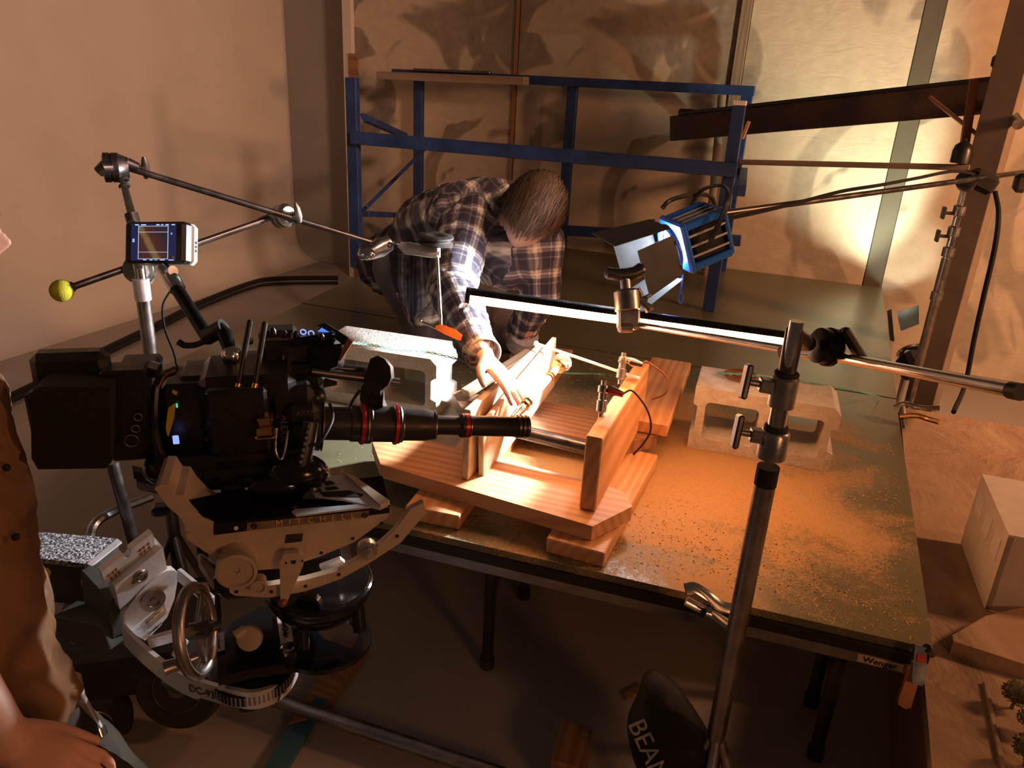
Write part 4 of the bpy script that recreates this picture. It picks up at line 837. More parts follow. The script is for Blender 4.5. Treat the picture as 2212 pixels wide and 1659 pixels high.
# ---------------- stand with boom arms behind the camera
bs = thing('light_stand', D(330, 780, 1.72) , 'chrome light stand behind the camera holding two crossed boom arms', 'light stand')
g0 = D(306, 620, 1.74); gx2, gy2 = g0.x, g0.y
def s3(px, py): r = ray(px, py); return V((gx2, gy2, EYE.z + r.z * (gy2 / r.y)))
MB().cyl(V((gx2, gy2, .05)), s3(308, 625), .0155).build('lower_tube', M['steel'], bs)
topc = D(250, 362, 1.80)
MB().tube([s3(308, 625), s3(300, 585), D(285, 470, 1.78), D(266, 395, 1.79), topc], [.012, .012, .0105, .008, .008], 16).build('upper_tube', M['chrome'], bs)
m_ = MB(); m_.cyl(s3(312, 648), s3(306, 602), .018); m_.build('taped_collar', M['alu'], bs); m_ = MB(); m_.cyl(D(290, 487, 1.78), D(283, 462, 1.78), .015); m_.build('collar', M['darksteel'], bs)
for q in ((267, 388), (269, 402)): MB().torus(D(q[0], q[1], 1.79), D(266, 395, 1.79) - D(285, 470, 1.78), .010, .003).build('rubber_ring', M['rubber'], bs)
for a_ in (95, 215, 335):
    dx, dy = math.cos(math.radians(a_)), math.sin(math.radians(a_)); b0 = V((gx2, gy2, 0)); MB().tube([b0 + V((0, 0, .30)), b0 + V((dx * .1, dy * .1, .06)), b0 + V((dx * .17, dy * .17, .012))], .010).build('leg', M['steel'], bs)
b1 = thing('boom_arm', D(600, 460, 2.0), 'long dark boom arm sloping down from the head of the left stand to the man', 'boom arm')
MB().cyl(D(262, 358, 1.80), D(815, 527, 2.05), .0078).build('arm', M['darksteel'], b1)
MB().tube([D(275, 353, 1.80), D(300, 362, 1.81)], [.014, .010], 12).build('arm_socket', M['darksteel'], b1)
grip_head(topc, RX * .9 + RF * .4 - RD * .1, 'darksteel', .034, b1, .055)
m_ = MB(); m_.tube([D(243, 362, 1.77), D(225, 362, 1.76), D(212, 372, 1.76)], [.012, .016, .012], 12); m_.build('tightening_knob', M['darksteel'], b1)
h2 = D(822, 532, 2.05); m_ = MB(); m_.tube([D(778, 549, 2.02), D(800, 545, 2.03), D(820, 535, 2.05), D(842, 525, 2.06)], [.020, .026, .034, .026], 20, flat=.75); m_.build('end_grip_head', M['steel'], b1)
m_ = MB(); m_.ball(D(792, 549, 2.0), (.024, .012, .016), Matrix((RX, RF, -RD)).transposed()); m_.build('end_knob', M['chrome'], b1); MB().torus(D(842, 529, 2.03), -RF, .006, .002).build('screw_hole', M['ink'], b1)
b2 = thing('boom_arm', D(400, 540, 1.9), 'dark boom arm with a yellow tennis ball on its lower left end', 'boom arm')
MB().cyl(D(150, 622, 1.70), D(598, 466, 1.99), .0078).build('arm', M['darksteel'], b2)
MB().cyl(D(588, 468, 1.985), D(560, 480, 1.97), .011).build('arm_socket', M['steel'], b2)
grip_head(D(613, 466, 1.98), RX * .8 + RF * -.6, 'steel', .030, b2, .045)
m_ = MB(); m_.box(D(634, 470, 1.99), (.04, .03, .03), Matrix((RX, RF, -RD)).transposed(), .006); m_.build('clamp_plate', M['chrome'], b2)
grip_head(D(302, 583, 1.77), RF, 'steel', .032, b2, .04)
tb_ = thing('tennis_ball', D(133, 628, 1.69), 'yellow green tennis ball stuck on the end of the boom arm at the left', 'tennis ball')
MB().ball(D(133, 628, 1.69), .0245, None, 28, 18).build('ball', M['yellow'], tb_); MB().tube([D(146, 623, 1.69), D(156, 619, 1.70)], [.010, .012], 10).build('cut_hole', M['ink'], tb_)
# pulley bracket over the man
pb = thing('pulley_bracket', D(900, 540, 2.05), 'pinkish metal bracket with a black grooved wheel and thin rod hanging before the man', 'bracket')
m_ = MB(); m_.tube([D(862, 528, 2.05), D(880, 536, 2.04), D(935, 546, 2.0), D(950, 547, 2.0)], [.008, .018, .015, .012], 16, flat=.7); m_.build('bracket_arm', M['alu'], pb)
MB().cyl(D(944, 530, 2.0), D(944, 556, 2.0), .009).build('bearing', M['alu'], pb)
MB().tube([D(850, 522, 2.05), D(868, 530, 2.05)], [.006, .008], 10).build('stud', M['chrome'], pb)
wc = D(941, 514, 2.0); MB().lathe(wc, (.06, .0, 1), [(.010, -.018), (.044, -.016), (.047, -.012), (.040, -.006), (.040, -.003), (.047, .002), (.047, .006), (.038, .009), (.02, .008), (0, .006)], 40).build('grooved_wheel', M['rubber'], pb)
MB().cyl(D(945, 556, 2.0), D(953, 702, 1.98), .0042).build('hanging_rod', M['chrome'], pb)
m_ = MB(); m_.cyl(D(908, 694, 1.98), D(945, 710, 1.98), .0035); m_.ball(D(908, 693, 1.98), .006); m_.build('small_lever', M['chrome'], pb)
m_ = MB(); m_.prism([D(x, y, 1.97) for x, y in ((940, 704), (953, 700), (985, 712), (1005, 728), (1008, 735), (990, 735), (960, 722), (942, 712))], RF * .004); m_.build('orange_blade', M['orange_led'], pb)
# ---------------- geared head
gh = thing('geared_head', D(640, 1310, 1.36), 'cream geared camera head with curved tilt cradle and engraved black side bar', 'geared head')
m_ = MB(); hpoly(m_, [(398, 1136), (461, 1133), (461, 1154), (843, 1107), (838, 1118), (800, 1146), (765, 1171), (694, 1201), (650, 1216), (613, 1228), (548, 1232), (500, 1220), (476, 1209), (440, 1186), (405, 1164)], 0, .10); m_.build('tilt_plate', M['cream'], gh)
m_ = MB(); hpoly(m_, [(334, 1056), (345, 1047), (363, 1047), (378, 1070), (396, 1070), (410, 1092), (436, 1118), (461, 1133), (461, 1137), (400, 1139), (392, 1120), (360, 1092)], .004, .10); m_.build('rear_hook', M['cream'], gh)
m_ = MB(); hpoly(m_, [(462, 1133), (462, 1156), (842, 1108), (840, 1087)], .0015, .10); bar = m_.build('side_bar', M['gloss'], gh)
m_ = MB(); hpoly(m_, [(534, 1130), (533, 1147), (796, 1117), (797, 1103)], .003, .002); m_.build('name_plate', M['oldwood'], gh)
ta_, tb2 = hp(575, 1133, .005), hp(786, 1112, .005); exx = (tb2 - ta_).normalized(); tt = text('M  I  T  C  H  E  L  L', 'engraved_lettering', .0155, (ta_ + tb2) / 2, exx, E3, M['gold'], gh)
for x, y in ((549, 1137), (788, 1114)):
    m_ = MB(); m_.torus(hp(x, y, .0055), NV, .0042, .0008); m_.build('round_emblem', M['ink'], gh); text('M', 'emblem_lettering', .007, hp(x, y, .0055), exx, E3, M['ink'], gh)
MB().cyl(hp(510, 1141, .002), hp(510, 1141, .006), .0035).build('rivet', M['white'], gh)
top = [D(375, 1065, 1.37), D(640, 1040, 1.42), D(705, 1030, 1.46), D(845, 1100, 1.36)]
m_ = MB(); m_.prism([hp(390, 1075) + E3 * .0, hp(462, 1133), hp(842, 1087), D(740, 1032, 1.45), D(420, 1060, 1.42)], (0, 0, -.006)); m_.build('top_slide', M['gloss'], gh)
m_ = MB(); tp = lambda px, py: PP(px, py, hp(700, 1095), ((hp(842, 1087) - hp(462, 1133)).cross(E2)).normalized())
m_.prism([tp(655, 1042) , tp(742, 1030), tp(838, 1095), tp(820, 1102), tp(745, 1083), tp(680, 1075)], (0, 0, .004)); m_.build('front_plate', M['alu'], gh)
for pl in (((668, 1052), (690, 1048), (696, 1056), (672, 1058)), ((700, 1045), (716, 1043), (724, 1050), (706, 1054)), ((702, 1058), (726, 1055), (732, 1061), (706, 1064)), ((690, 1068), (754, 1064), (786, 1073), (780, 1078), (700, 1078)), ((676, 1062), (692, 1060), (696, 1066), (680, 1068))):
    m_ = MB(); m_.prism([tp(x, y) + V((0, 0, .0042)) for x, y in pl], (0, 0, .0005)); m_.build('cut_out', M['ink'], gh)
m_ = MB(); m_.prism([tp(630, 1108), tp(638, 1103), tp(780, 1092), tp(800, 1098), tp(640, 1117)], (0, 0, .003)); m_.build('silver_strip', M['alu'], gh)
m_ = MB(); m_.prism([tp(745, 1030), tp(765, 1036), tp(842, 1090), tp(822, 1100)], (0, 0, .008)); m_.build('front_edge', M['cream'], gh)
m_ = MB(); c = D(674, 1080, 1.34); m_.cyl(c, c + RF * .015, .0165, seg=24); m_.cyl(D(677, 1052, 1.35), D(676, 1072, 1.35), .010); m_.build('slide_knob', M['darksteel'], gh)
m_ = MB(); hpoly(m_, [(494, 1266), (509, 1262), (583, 1265), (658, 1253), (733, 1233), (807, 1189), (852, 1147), (888, 1099), (915, 1087), (921, 1108), (912, 1118), (867, 1171), (807, 1211), (736, 1251), (658, 1278), (583, 1291), (509, 1287), (497, 1281)], .012, .014); cr = m_.build('tilt_cradle', M['cream'], gh)
for x, y in ((511, 1278), (586, 1278), (660, 1266), (732, 1241), (798, 1204), (858, 1158)): MB().cyl(hp(x, y, .0125), hp(x, y, .0135), .0032).build('bolt_hole', M['ink'], gh)
for x, y in ((415, 1166), (476, 1203), (548, 1222), (694, 1194), (762, 1163), (824, 1130)): MB().cyl(hp(x, y, .0), hp(x, y, .0012), .0032).build('bolt_hole', M['ink'], gh)
m_ = MB(); hpoly(m_, [(400, 1152), (410, 1152), (440, 1172), (478, 1200), (476, 1212), (440, 1190), (405, 1166)], .006, .006); m_.build('arc_rail', M['cream'], gh)
m_ = MB(); hpoly(m_, [(604, 1213), (613, 1197), (646, 1194), (656, 1203), (655, 1222), (618, 1306), (606, 1306)], .026, .010); m_.build('pointer_arm', M['cream'], gh)
for x, y, r in ((634, 1213, .0045), (618, 1216, .002), (653, 1212, .002)): MB().cyl(hp(x, y, .0262), hp(x, y, .0272), r).build('bolt_hole', M['ink'], gh)
MB().ball(hp(611, 1302, .026), .008).build('pointer_tip', M['copper'], gh)
m_ = MB(); c = hp(514, 1203, .0); m_.lathe(c, NV, [(.030, 0), (.030, .030), (.033, .034), (.033, .044), (.028, .046), (.026, .040), (.006, .040), (.005, .036), (0, .036)], 36); m_.build('large_knob', M['cream'], gh)
m_ = MB(); c = hp(560, 1251, .012); m_.lathe(c, NV, [(.012, 0), (.012, .018), (.0135, .02), (.0135, .024), (.010, .025), (.009, .02), (0, .02)], 28); m_.build('small_knob', M['cream'], gh)
m_ = MB(); c = hp(792, 1181, .0); m_.lathe(c, NV, [(.018, 0), (.018, .014), (.011, .016), (.011, .024), (0, .026)], 28); m_.build('cradle_roller', M['chrome'], gh)
m_ = MB(); hpoly(m_, [(618, 1155), (655, 1152), (650, 1184), (612, 1189)], .0006, .0005); m_.build('rental_sticker', M['darksteel'], gh)
m_ = MB(); hpoly(m_, [(614, 1174), (652, 1170), (650, 1184), (612, 1189)], .0012, .0005); m_.build('sticker_band', M['cream'], gh)
m_ = MB(); rbox(m_, 470, 1225, 760, 1300, 1.40, .10, .02); m_.build('gear_housing', M['gloss'], gh)
m_ = MB(); m_.prism([hp(x, y, -.02) for x, y in ((690, 1225), (735, 1208), (745, 1216), (738, 1228), (700, 1240))], E2 * .01); m_.build('paper_tag', M['alu'], gh)
m_ = MB(); m_.tube([D(430, 1198, 1.44), D(440, 1215, 1.43), D(470, 1255, 1.42), D(500, 1285, 1.42)], [.003, .012, .016, .01], 14, flat=.5); m_.build('side_fairing', M['steel'], gh)
m_ = MB(); m_.tube([D(440, 1258, 1.33), D(437, 1278, 1.33), D(440, 1290, 1.33)], [.006, .013, .006], 10, flat=.5); m_.cyl(D(440, 1286, 1.34), D(456, 1315, 1.36), .005); m_.build('wing_bolt', M['oldwood'], gh)
MB().box(D(505, 1073, 1.36), (.04, .02, .05), RM, .006).build('rear_tie', M['black'], gh) 
m_ = MB(); m_.box(D(348, 1101, 1.35), (.03, .03, .02), RM, .006); m_.build('hook_bolt', M['black'], gh)
# ---------------- levelling bowl and yoke
lb = thing('levelling_bowl', D(690, 1330, 1.42), 'glossy black levelling bowl on a ring with posts under the geared head', 'bowl mount')
bc_ = D(689, 1262, 1.42); m_ = MB(); m_.lathe(bc_, (0, 0, 1), [(.070, .016), (.092, .012), (.0965, .0), (.095, -.012), (.086, -.03), (.072, -.048), (.050, -.062), (.026, -.072), (.0, -.074)], 56); m_.build('bowl', M['gloss'], lb)
m_ = MB(); m_.torus(bc_ + V((0, 0, .004)), (0, 0, 1), .093, .007); m_.build('bowl_rim', M['gloss'], lb)
m_ = MB(); c = D(667, 1307, 1.34); m_.lathe(c, -RF * .8 + RD * .3 - RX * .2, [(.023, -.01), (.023, .002), (.019, .004), (.018, .001), (0, .001)], 28); m_.build('round_bubble_level', M['gloss'], lb)
rc = bc_ + V((.008, -.004, -.145)); m_ = MB(); a0 = -2.3; pts_o = []; ro, ri = .098, .074
n = 40
def ring(mb, c, ro, ri, h, a0, a1, n=40):
    vs = []; fs = []
    for i in range(n + 1):
        a = a0 + (a1 - a0) * i / n; d_ = V((math.cos(a), math.sin(a), 0))
        vs += [c + d_ * ro, c + d_ * ri, c + d_ * ri + V((0, 0, h)), c + d_ * ro + V((0, 0, h))]
    for i in range(n):
        for k in range(4): fs.append([i * 4 + k, i * 4 + (k + 1) % 4, i * 4 + 4 + (k + 1) % 4, i * 4 + 4 + k])
    fs += [[0, 1, 2, 3], [n * 4 + k for k in (3, 2, 1, 0)]]; mb.add(vs, fs)
rc = D(700, 1385, 1.43)
ring(m_, rc, .088, .062, .010, -2.0, 2.2); m_.build('yoke_ring', M['gloss'], lb)
for (xa, ya, xb, yb) in ((650, 1330, 655, 1405), (772, 1300, 778, 1365)): m_ = MB(); m_.tube([D(xa, ya, 1.40), D(xb, yb, 1.40)], .012, 12, flat=.6); m_.build('post', M['gloss'], lb)
# dolly arm plate (black) with lettering
da = thing('camera_dolly', V((-1.15, .95, 0)), 'silver and black studio camera dolly with carpeted deck, fork arm and rubber tyres', 'camera dolly')
aw = D(600, 1400, 1.40)
def az(px, py, dz=0): return Pz(px, py, aw.z + dz)
m_ = MB(); m_.prism([az(x, y) for x, y in ((468, 1400), (500, 1345), (560, 1310), (640, 1310), (700, 1380), (760, 1400), (745, 1412), (700, 1420), (560, 1443), (470, 1462))], (0, 0, -.022)); m_.build('arm_plate', M['gloss'], da)
ta_, tb2 = az(560, 1443, -.011), az(700, 1420, -.011); exx = (tb2 - ta_).normalized(); nn = V((exx.y, -exx.x, 0)); text('J L Fisher', 'arm_lettering', .018, (ta_ * .35 + tb2 * .65) + nn * .002, exx, E3, M['copper'], da)
m_ = MB(); m_.lathe(D(540, 1378, 1.36), -RF, [(.022, -.004), (.022, .006), (.018, .008), (0, .008)], 24); m_.cyl(D(508, 1375, 1.35), D(530, 1360, 1.36), .009); m_.build('brass_latch', M['cream'], da)
m_ = MB(); m_.prism([az(x, y, .004) for x, y in ((597, 1325), (624, 1330), (634, 1385), (606, 1392))], (0, 0, .0012)); stk = m_.build('rental_label', M['paper'], da)
a_, b_ = az(612, 1330, .0058), az(620, 1385, .0058); text('cineQuipt', 'label_lettering', .014, (a_ + b_) / 2, b_ - a_, az(634, 1350, .0058) - az(612, 1352, .0058), M['ink'], da)
m_ = MB(); m_.prism([az(x, y, .004) for x, y in ((462, 1370), (484, 1366), (486, 1405), (466, 1410))], (0, 0, .0012)); m_.build('paper_label', M['steel'], da)
a_, b_ = az(470, 1373, .0058), az(474, 1403, .0058); text('J.L. Fisher, Inc.', 'label_lettering', .006, (a_ + b_) / 2, b_ - a_, az(486, 1380, .0058) - az(470, 1383, .0058), M['ink'], da)
m_ = MB(); m_.lathe(D(624, 1408, 1.38), (0, 0, 1), [(.015, -.006), (.015, .008), (.010, .010), (.010, .014), (0, .014)], 24); m_.build('hex_nut', M['chrome'], da)
m_ = MB(); c = az(545, 1440, -.04); m_.lathe(c, (0, 0, 1), [(.060, -.03), (.075, -.022), (.075, .0), (.055, .014), (.03, .016)], 48); m_.build('turntable', M['blackmetal'], da)
tt_ = MB()
for k in range(60):
    an = 2 * math.pi * k / 60; d_ = V((math.cos(an), math.sin(an), 0)); tt_.box(c + d_ * .0755 + V((0, 0, -.011)), (.002, .0035, .018), yawM(an), .0004)
tt_.build('gear_teeth', M['steel'], da, kind='stuff')
# U shaped silver fork band
bandpx = [(262, 1356, 1.50), (300, 1394, 1.46), (357, 1440, 1.42), (400, 1464, 1.38), (450, 1482, 1.36), (500, 1494, 1.34), (545, 1500, 1.34), (590, 1488, 1.36), (620, 1466, 1.40), (640, 1435, 1.45), (644, 1412, 1.49)]
bp = smooth([D(*q) for q in bandpx], 5); vs = []; m_ = MB(); nb = len(bp); hgt = [(.042 if i < nb * .35 else .034) for i in range(nb)]
for i, p in enumerate(bp):
    t_ = (bp[min(i + 1, nb - 1)] - bp[max(i - 1, 0)]); nrm = V((t_.y, -t_.x, 0)).normalized(); h_ = hgt[i]
    vs += [p + V((0, 0, .004)), p + V((0, 0, -h_)), p + V((0, 0, -h_)) - nrm * .008, p + V((0, 0, .004)) - nrm * .008]
m_.add(vs, [[i * 4 + k, i * 4 + (k + 1) % 4, i * 4 + 4 + (k + 1) % 4, i * 4 + 4 + k] for i in range(nb - 1) for k in range(4)] + [[0, 1, 2, 3], [(nb - 1) * 4 + k for k in (3, 2, 1, 0)]])
m_.build('fork_band', M['alu'], da)
i_ = int(nb * .38); e_ = (bp[i_ + 3] - bp[i_ - 3]).normalized(); text('DC-936', 'unit_number', .022, bp[i_] + V((0, 0, -.018)) + V((e_.y, -e_.x, 0)) * .001, e_, E3, M['darksteel'], da)
i_ = int(nb * .76); e_ = (bp[i_ + 3] - bp[i_ - 3]).normalized(); text('J L', 'fork_lettering', .026, bp[i_] + V((0, 0, -.016)) + V((e_.y, -e_.x, 0)) * .001, e_, E3, M['darksteel'], da)
MB().cyl(D(478, 1484, 1.345), D(478, 1484, 1.335), .006).build('fork_bolt', M['chrome'], da)
MB().bar(D(386, 1240, 1.55), D(460, 1302, 1.50), .01, .03).build('fork_far_side', M['alu'], da)
MB().bar(D(400, 1380, 1.46), D(378, 1420, 1.44), .01, .02).build('fork_rib', M['alu'], da); MB().bar(D(320, 1388, 1.46), D(400, 1366, 1.48), .01, .025).build('fork_rib', M['alu'], da)
# bracket
BD = 1.52; bo = D(300, 1230, BD); bx = (D(330, 1152, BD + .05) - D(219, 1236, BD)).normalized(); bx.z = 0; bx.normalize(); bn = V((bx.y, -bx.x, 0))
def bpx(px, py, off=0): return PP(px, py, bo + bn * off, bn)
m_ = MB(); m_.prism([bpx(x, y) for x, y in ((219, 1236), (267, 1199), (268, 1206), (278, 1205), (284, 1196), (283, 1188), (330, 1152), (336, 1180), (228, 1262))], -bn * .022); m_.build('upper_bracket', M['alu'], da)
m_ = MB(); m_.prism([bpx(x, y, .022) for x, y in ((248, 1267), (352, 1182), (361, 1228), (259, 1317))], -bn * .05); m_.build('lower_bracket', M['alu'], da)
tri = []
for cx, cy in ((234, 1243), (243, 1236), (250, 1230), (240, 1249), (249, 1242), (256, 1236), (302, 1188), (310, 1182), (320, 1174), (304, 1196), (312, 1190), (322, 1182)):
    MB().prism([bpx(cx - 4, cy + 2, .0006), bpx(cx + 3, cy - 4, .0006), bpx(cx + 3, cy + 4, .0006)], -bn * .0006).build('triangle_mark', M['copper'], da)
MB().torus(bpx(304, 1245, .023), bn, .011, .003).build('latch_ring', M['steel'], da); MB().tube([bpx(286, 1262, .024), bpx(296, 1252, .026), bpx(312, 1238, .026), bpx(322, 1230, .024)], [.002, .005, .005, .002], 8, flat=.5).build('latch_bar', M['steel'], da)
m_ = MB(); m_.prism([bpx(x, y, .024) for x, y in ((266, 1350), (268, 1328), (282, 1305), (300, 1282), (321, 1260), (345, 1241), (361, 1233), (377, 1232), (386, 1240), (377, 1294), (361, 1334), (330, 1369), (313, 1384), (290, 1370))], -bn * .02); m_.build('round_cheek', M['alu'], da)
m_ = MB(); m_.lathe(bpx(329, 1295, .024), bn, [(.024, 0), (.024, .006), (.013, .007), (.012, .004), (.006, .004), (.006, .008), (0, .008)], 32); m_.build('pivot_disc', M['steel'], da)
m_ = MB(); m_.prism([bpx(x, y, .0255) for x, y in ((314, 1341), (356, 1304), (360, 1325), (320, 1360))], -bn * .001); m_.build('name_plate', M['oldwood'], da)
a_, b_ = bpx(318, 1346, .027), bpx(357, 1312, .027); text('J. L. Fisher, Inc.', 'plate_lettering', .0055, (a_ + b_) / 2, b_ - a_, E3, M['gold'], da)
m_ = MB(); m_.prism([bpx(x, y, .0255) for x, y in ((322, 1364), (349, 1340), (350, 1349), (324, 1374))], -bn * .001); m_.build('rental_label', M['paper'], da)
a_, b_ = bpx(325, 1367, .027), bpx(347, 1347, .027); text('cineQuipt', 'label_lettering', .008, (a_ + b_) / 2, b_ - a_, E3, M['ink'], da)
# deck and chassis
DZ = .425
m_ = MB(); m_.prism([Pz(x, y, DZ) for x, y in ((20, 1195), (50, 1146), (253, 1163), (188, 1218), (60, 1203))], (0, 0, -.012)); cpm = N('grey_looped_carpet'); v = cpm.coord('Object'); f = cpm.noise(v, 170, 2, .6); cpm.out(cpm.ramp(f, [(.38, (.035, .035, .04)), (.5, (.25, .25, .27)), (.62, (.62, .62, .65))]), .95, 0, cpm.bump(f, 1, .006)); m_.build('carpet', cpm.m, da)
m_ = MB(); m_.prism([Pz(x, y, DZ + .001) for x, y in ((188, 1218), (253, 1163), (263, 1170), (197, 1222))], (0, 0, -.004)); m_.build('deck_edge', M['alu'], da)
q = [Pz(x, y, DZ - .013) for x, y in ((20, 1195), (50, 1146), (253, 1163), (192, 1221), (60, 1205))]; m_ = MB(); m_.prism(q, (0, 0, -.11)); M['chassis'] = plain('dark_green_grey_paint', (.05, .052, .045), .5, 0, .2, 10); m_.build('chassis', M['chassis'], da)
m_ = MB(); m_.bar(D(200, 1262, 1.60), D(262, 1330, 1.54), .04, .10); m_.bar(D(150, 1340, 1.62), D(255, 1360, 1.56), .06, .06); m_.build('side_beam', M['chassis'], da)
m_ = MB(); m_.lathe(D(193, 1256, 1.585), -RF, [(.016, -.01), (.016, .004), (.007, .005), (.006, .003), (0, .003)], 24); m_.build('beam_bolt', M['steel'], da)
m_ = MB(); m_.prism([D(x, y, 1.63) for x, y in ((84, 1230), (92, 1224), (104, 1228), (110, 1236), (106, 1246), (108, 1252), (96, 1256), (88, 1248), (80, 1244))], RF * .001)
yl = m_.build('yellow_sticker', M['yellowtape'], da)
m_ = MB(); m_.box(V((-1.30, 1.03, .17)), (.34, .26, .14), RM, .02); m_.build('lower_chassis', M['ink'], da)
m_ = MB(); m_.cyl(D(160, 1378, 1.62), D(190, 1370, 1.60), .012); m_.cyl(D(110, 1345, 1.6), D(158, 1362, 1.6), .006); m_.build('chassis_fittings', M['cream'], da)
def wheel(c, ax, r, nm='wheel'):
    ax = V(ax).normalized(); t_ = MB(); t_.lathe(c, ax, [(r * .62, -.026), (r * .9, -.028), (r * .98, -.018), (r, -.008), (r, .008), (r * .98, .018), (r * .9, .028), (r * .62, .026)], 48); w_ = t_.build(nm, M['rubber'], da)
    t_ = MB(); t_.lathe(c, ax, [(r * .63, -.026), (r * .63, .022), (r * .54, .027), (r * .5, .012), (r * .22, .010), (r * .20, .026), (r * .1, .028), (0, .028)], 40); t_.build('rim', M['steel'], w_)
wheel(D(392, 1478, 1.72), -RF * .86 + RX * .02 + V((0, 0, -.1)), .097)
wheel(D(190, 1560, 1.72), (.75, -.65, 0), .092)
wheel(V((-1.52, 1.12, .095)), (.3, -.95, 0), .095)
MB().bar(D(392, 1478, 1.74) , V((-1.30, 1.05, .13)), .05, .05).build('axle', M['ink'], da)
m_ = MB(); m_.bar(D(400, 1430, 1.58), D(420, 1450, 1.62), .06, .1); m_.build('wheel_fork', M['chassis'], da)
MB().cyl(D(538, 1512, 1.42), D(538, 1530, 1.42), .018).build('fork_foot', M['rubber'], da)
# handwheel
hw = thing('handwheel', D(425, 1362, 1.20), 'steel pan handwheel with round crank grip at the left of the geared head', 'handwheel')
hcn = D(424, 1362, 1.20); ha = (RX * .98 + RF * .04 + RD * -.15).normalized(); hu = (RD * 1 - ha * RD.dot(ha)).normalized()
MB().torus(hcn, ha, .066, .0092, 56, 14).build('rim', M['steel'], hw)
m_ = MB(); sd2 = ha.cross(hu)
for an in (0.3, 2.4, 4.5): d_ = hu * math.cos(an) + sd2 * math.sin(an); m_.bar(hcn + d_ * .008, hcn + d_ * .06, .014, .006, ha)
m_.build('spokes', M['steel'], hw)
m_ = MB(); m_.cyl(hcn - ha * .010, hcn + ha * .018, .013); m_.cyl(hcn + ha * .018, D(470, 1350, 1.28), .008); m_.build('hub', M['darksteel'], hw)
m_ = MB(); m_.tube([D(428, 1418, 1.17), D(410, 1424, 1.165), D(390, 1434, 1.16), D(370, 1440, 1.155), D(354, 1446, 1.15)], [.006, .009, .0105, .0115, .0125], 20); m_.build('crank_grip', M['steel'], hw)
lv = thing('steering_lever', D(220, 1600, 1.45), 'bright polished metal lever with round pivots beside the standing person', 'lever')
m_ = MB(); m_.bar(D(118, 1436, 1.36), D(150, 1466, 1.37), .010, .026); m_.bar(D(148, 1464, 1.37), D(210, 1575, 1.42), .010, .020); m_.build('lever_arm', M['alu'], lv)
m_ = MB(); m_.cyl(D(212, 1572, 1.41), D(218, 1590, 1.41), .012); m_.build('pivot', M['chrome'], lv)
m_ = MB(); m_.tube([D(182, 1598, 1.42), D(205, 1607, 1.42), D(228, 1614, 1.42)], [.004, .006, .006], 10, flat=.6); m_.build('cross_bar', M['chrome'], lv)
MB().cyl(D(226, 1614, 1.42), D(198, 1645, 1.40), .013).build('lower_grip', M['alu'], lv)
# ================================================================ people
def skin_mat(name, col, red):
    m = N(name); v = m.coord('Object'); f = m.noise(v, 9, 4, .6); g_ = m.noise(v, 220, 2)
    nb = m.bump(g_, .12, .001, m.bump(m.noise(v, 60, 4, .6), .15, .002))
    return m.out(m.ramp(f, [(.35, col), (.7, red)]), .5, 0, nb, Subsurface_Weight=.12, Subsurface_Radius=(.02, .008, .004), Subsurface_Scale=.5)
M['skin'] = skin_mat('warm_skin', (.62, .36, .26), (.55, .27, .19))
def plaid_mat():
    m = N('plaid_flannel'); a = m.n('ShaderNodeAttribute'); a.attribute_name = 'pl'; s_ = m.n('ShaderNodeSeparateXYZ'); m.t.links.new(a.outputs['Vector'], s_.inputs[0]); outs = []
    wob = m.math('MULTIPLY', m.math('SUBTRACT', m.noise(m.coord('Object'), 9, 3), .5), .012)
    for ax, ph in (('X', 0), ('Y', .3)):
        t = m.math('FRACT', m.math('ADD', m.math('MULTIPLY', m.math('ADD', s_.outputs[ax], wob), 1 / .082), ph + 20))
        outs.append(m.ramp(t, m.g((.0, .05), (.30, .1), (.36, .75), (.44, .55), (.47, 1), (.53, 1), (.56, .55), (.64, .75), (.70, .1), (.84, .05), (.86, .4), (.9, .4), (.92, .05))))
    f = m.math('ADD', m.math('MULTIPLY', outs[0], .5), m.math('MULTIPLY', outs[1], .5)); th = m.noise(m.coord('Object'), 420, 2); f = m.math('ADD', f, m.math('MULTIPLY', m.math('SUBTRACT', th, .5), .22))
    c = m.ramp(f, [(.05, (.022, .018, .03)), (.35, (.10, .085, .105)), (.55, (.27, .23, .22)), (.9, (.62, .56, .46))])
    return m.out(c, .9, 0, m.bump(th, .3, .001, m.bump(m.noise(m.coord('Object'), 22, 4, .6, .6), .5, .008)))
M['plaid'] = plaid_mat()
M['jeans'] = plain('grey_trousers', (.14, .12, .13), .9, 0, .2, 14, .4)
M['brownshirt'] = plain('brown_cotton_shirt', (.20, .10, .045), .9, 0, .2, 9, .5)
M['tshirt'] = plain('tan_cotton_shirt', (.22, .14, .085), .9, 0, .1, 12, .3)
M['olive'] = plain('dark_olive_trousers', (.035, .028, .015), .9, 0, .3, 12, .4)
hm = N('brown_hair'); hf = hm.noise(hm.coord('loc', (1, 1, 1)), 60, 3); M['hair'] = hm.out(hm.ramp(hf, [(.3, (.012, .007, .004)), (.7, (.17, .10, .055))]), .7, 0)
def caps(mb, p0, p1, r0, r1, seg=18):
    p0 = V(p0); p1 = V(p1); mb.tube([p0, p1], [r0, r1], seg); mb.ball(p0, r0, None, seg, 10); mb.ball(p1, r1, None, seg, 10)
def chain(mb, pts, rs, seg=18):
    for i in range(len(pts) - 1): caps(mb, pts[i], pts[i + 1], rs[i], rs[i + 1], seg)
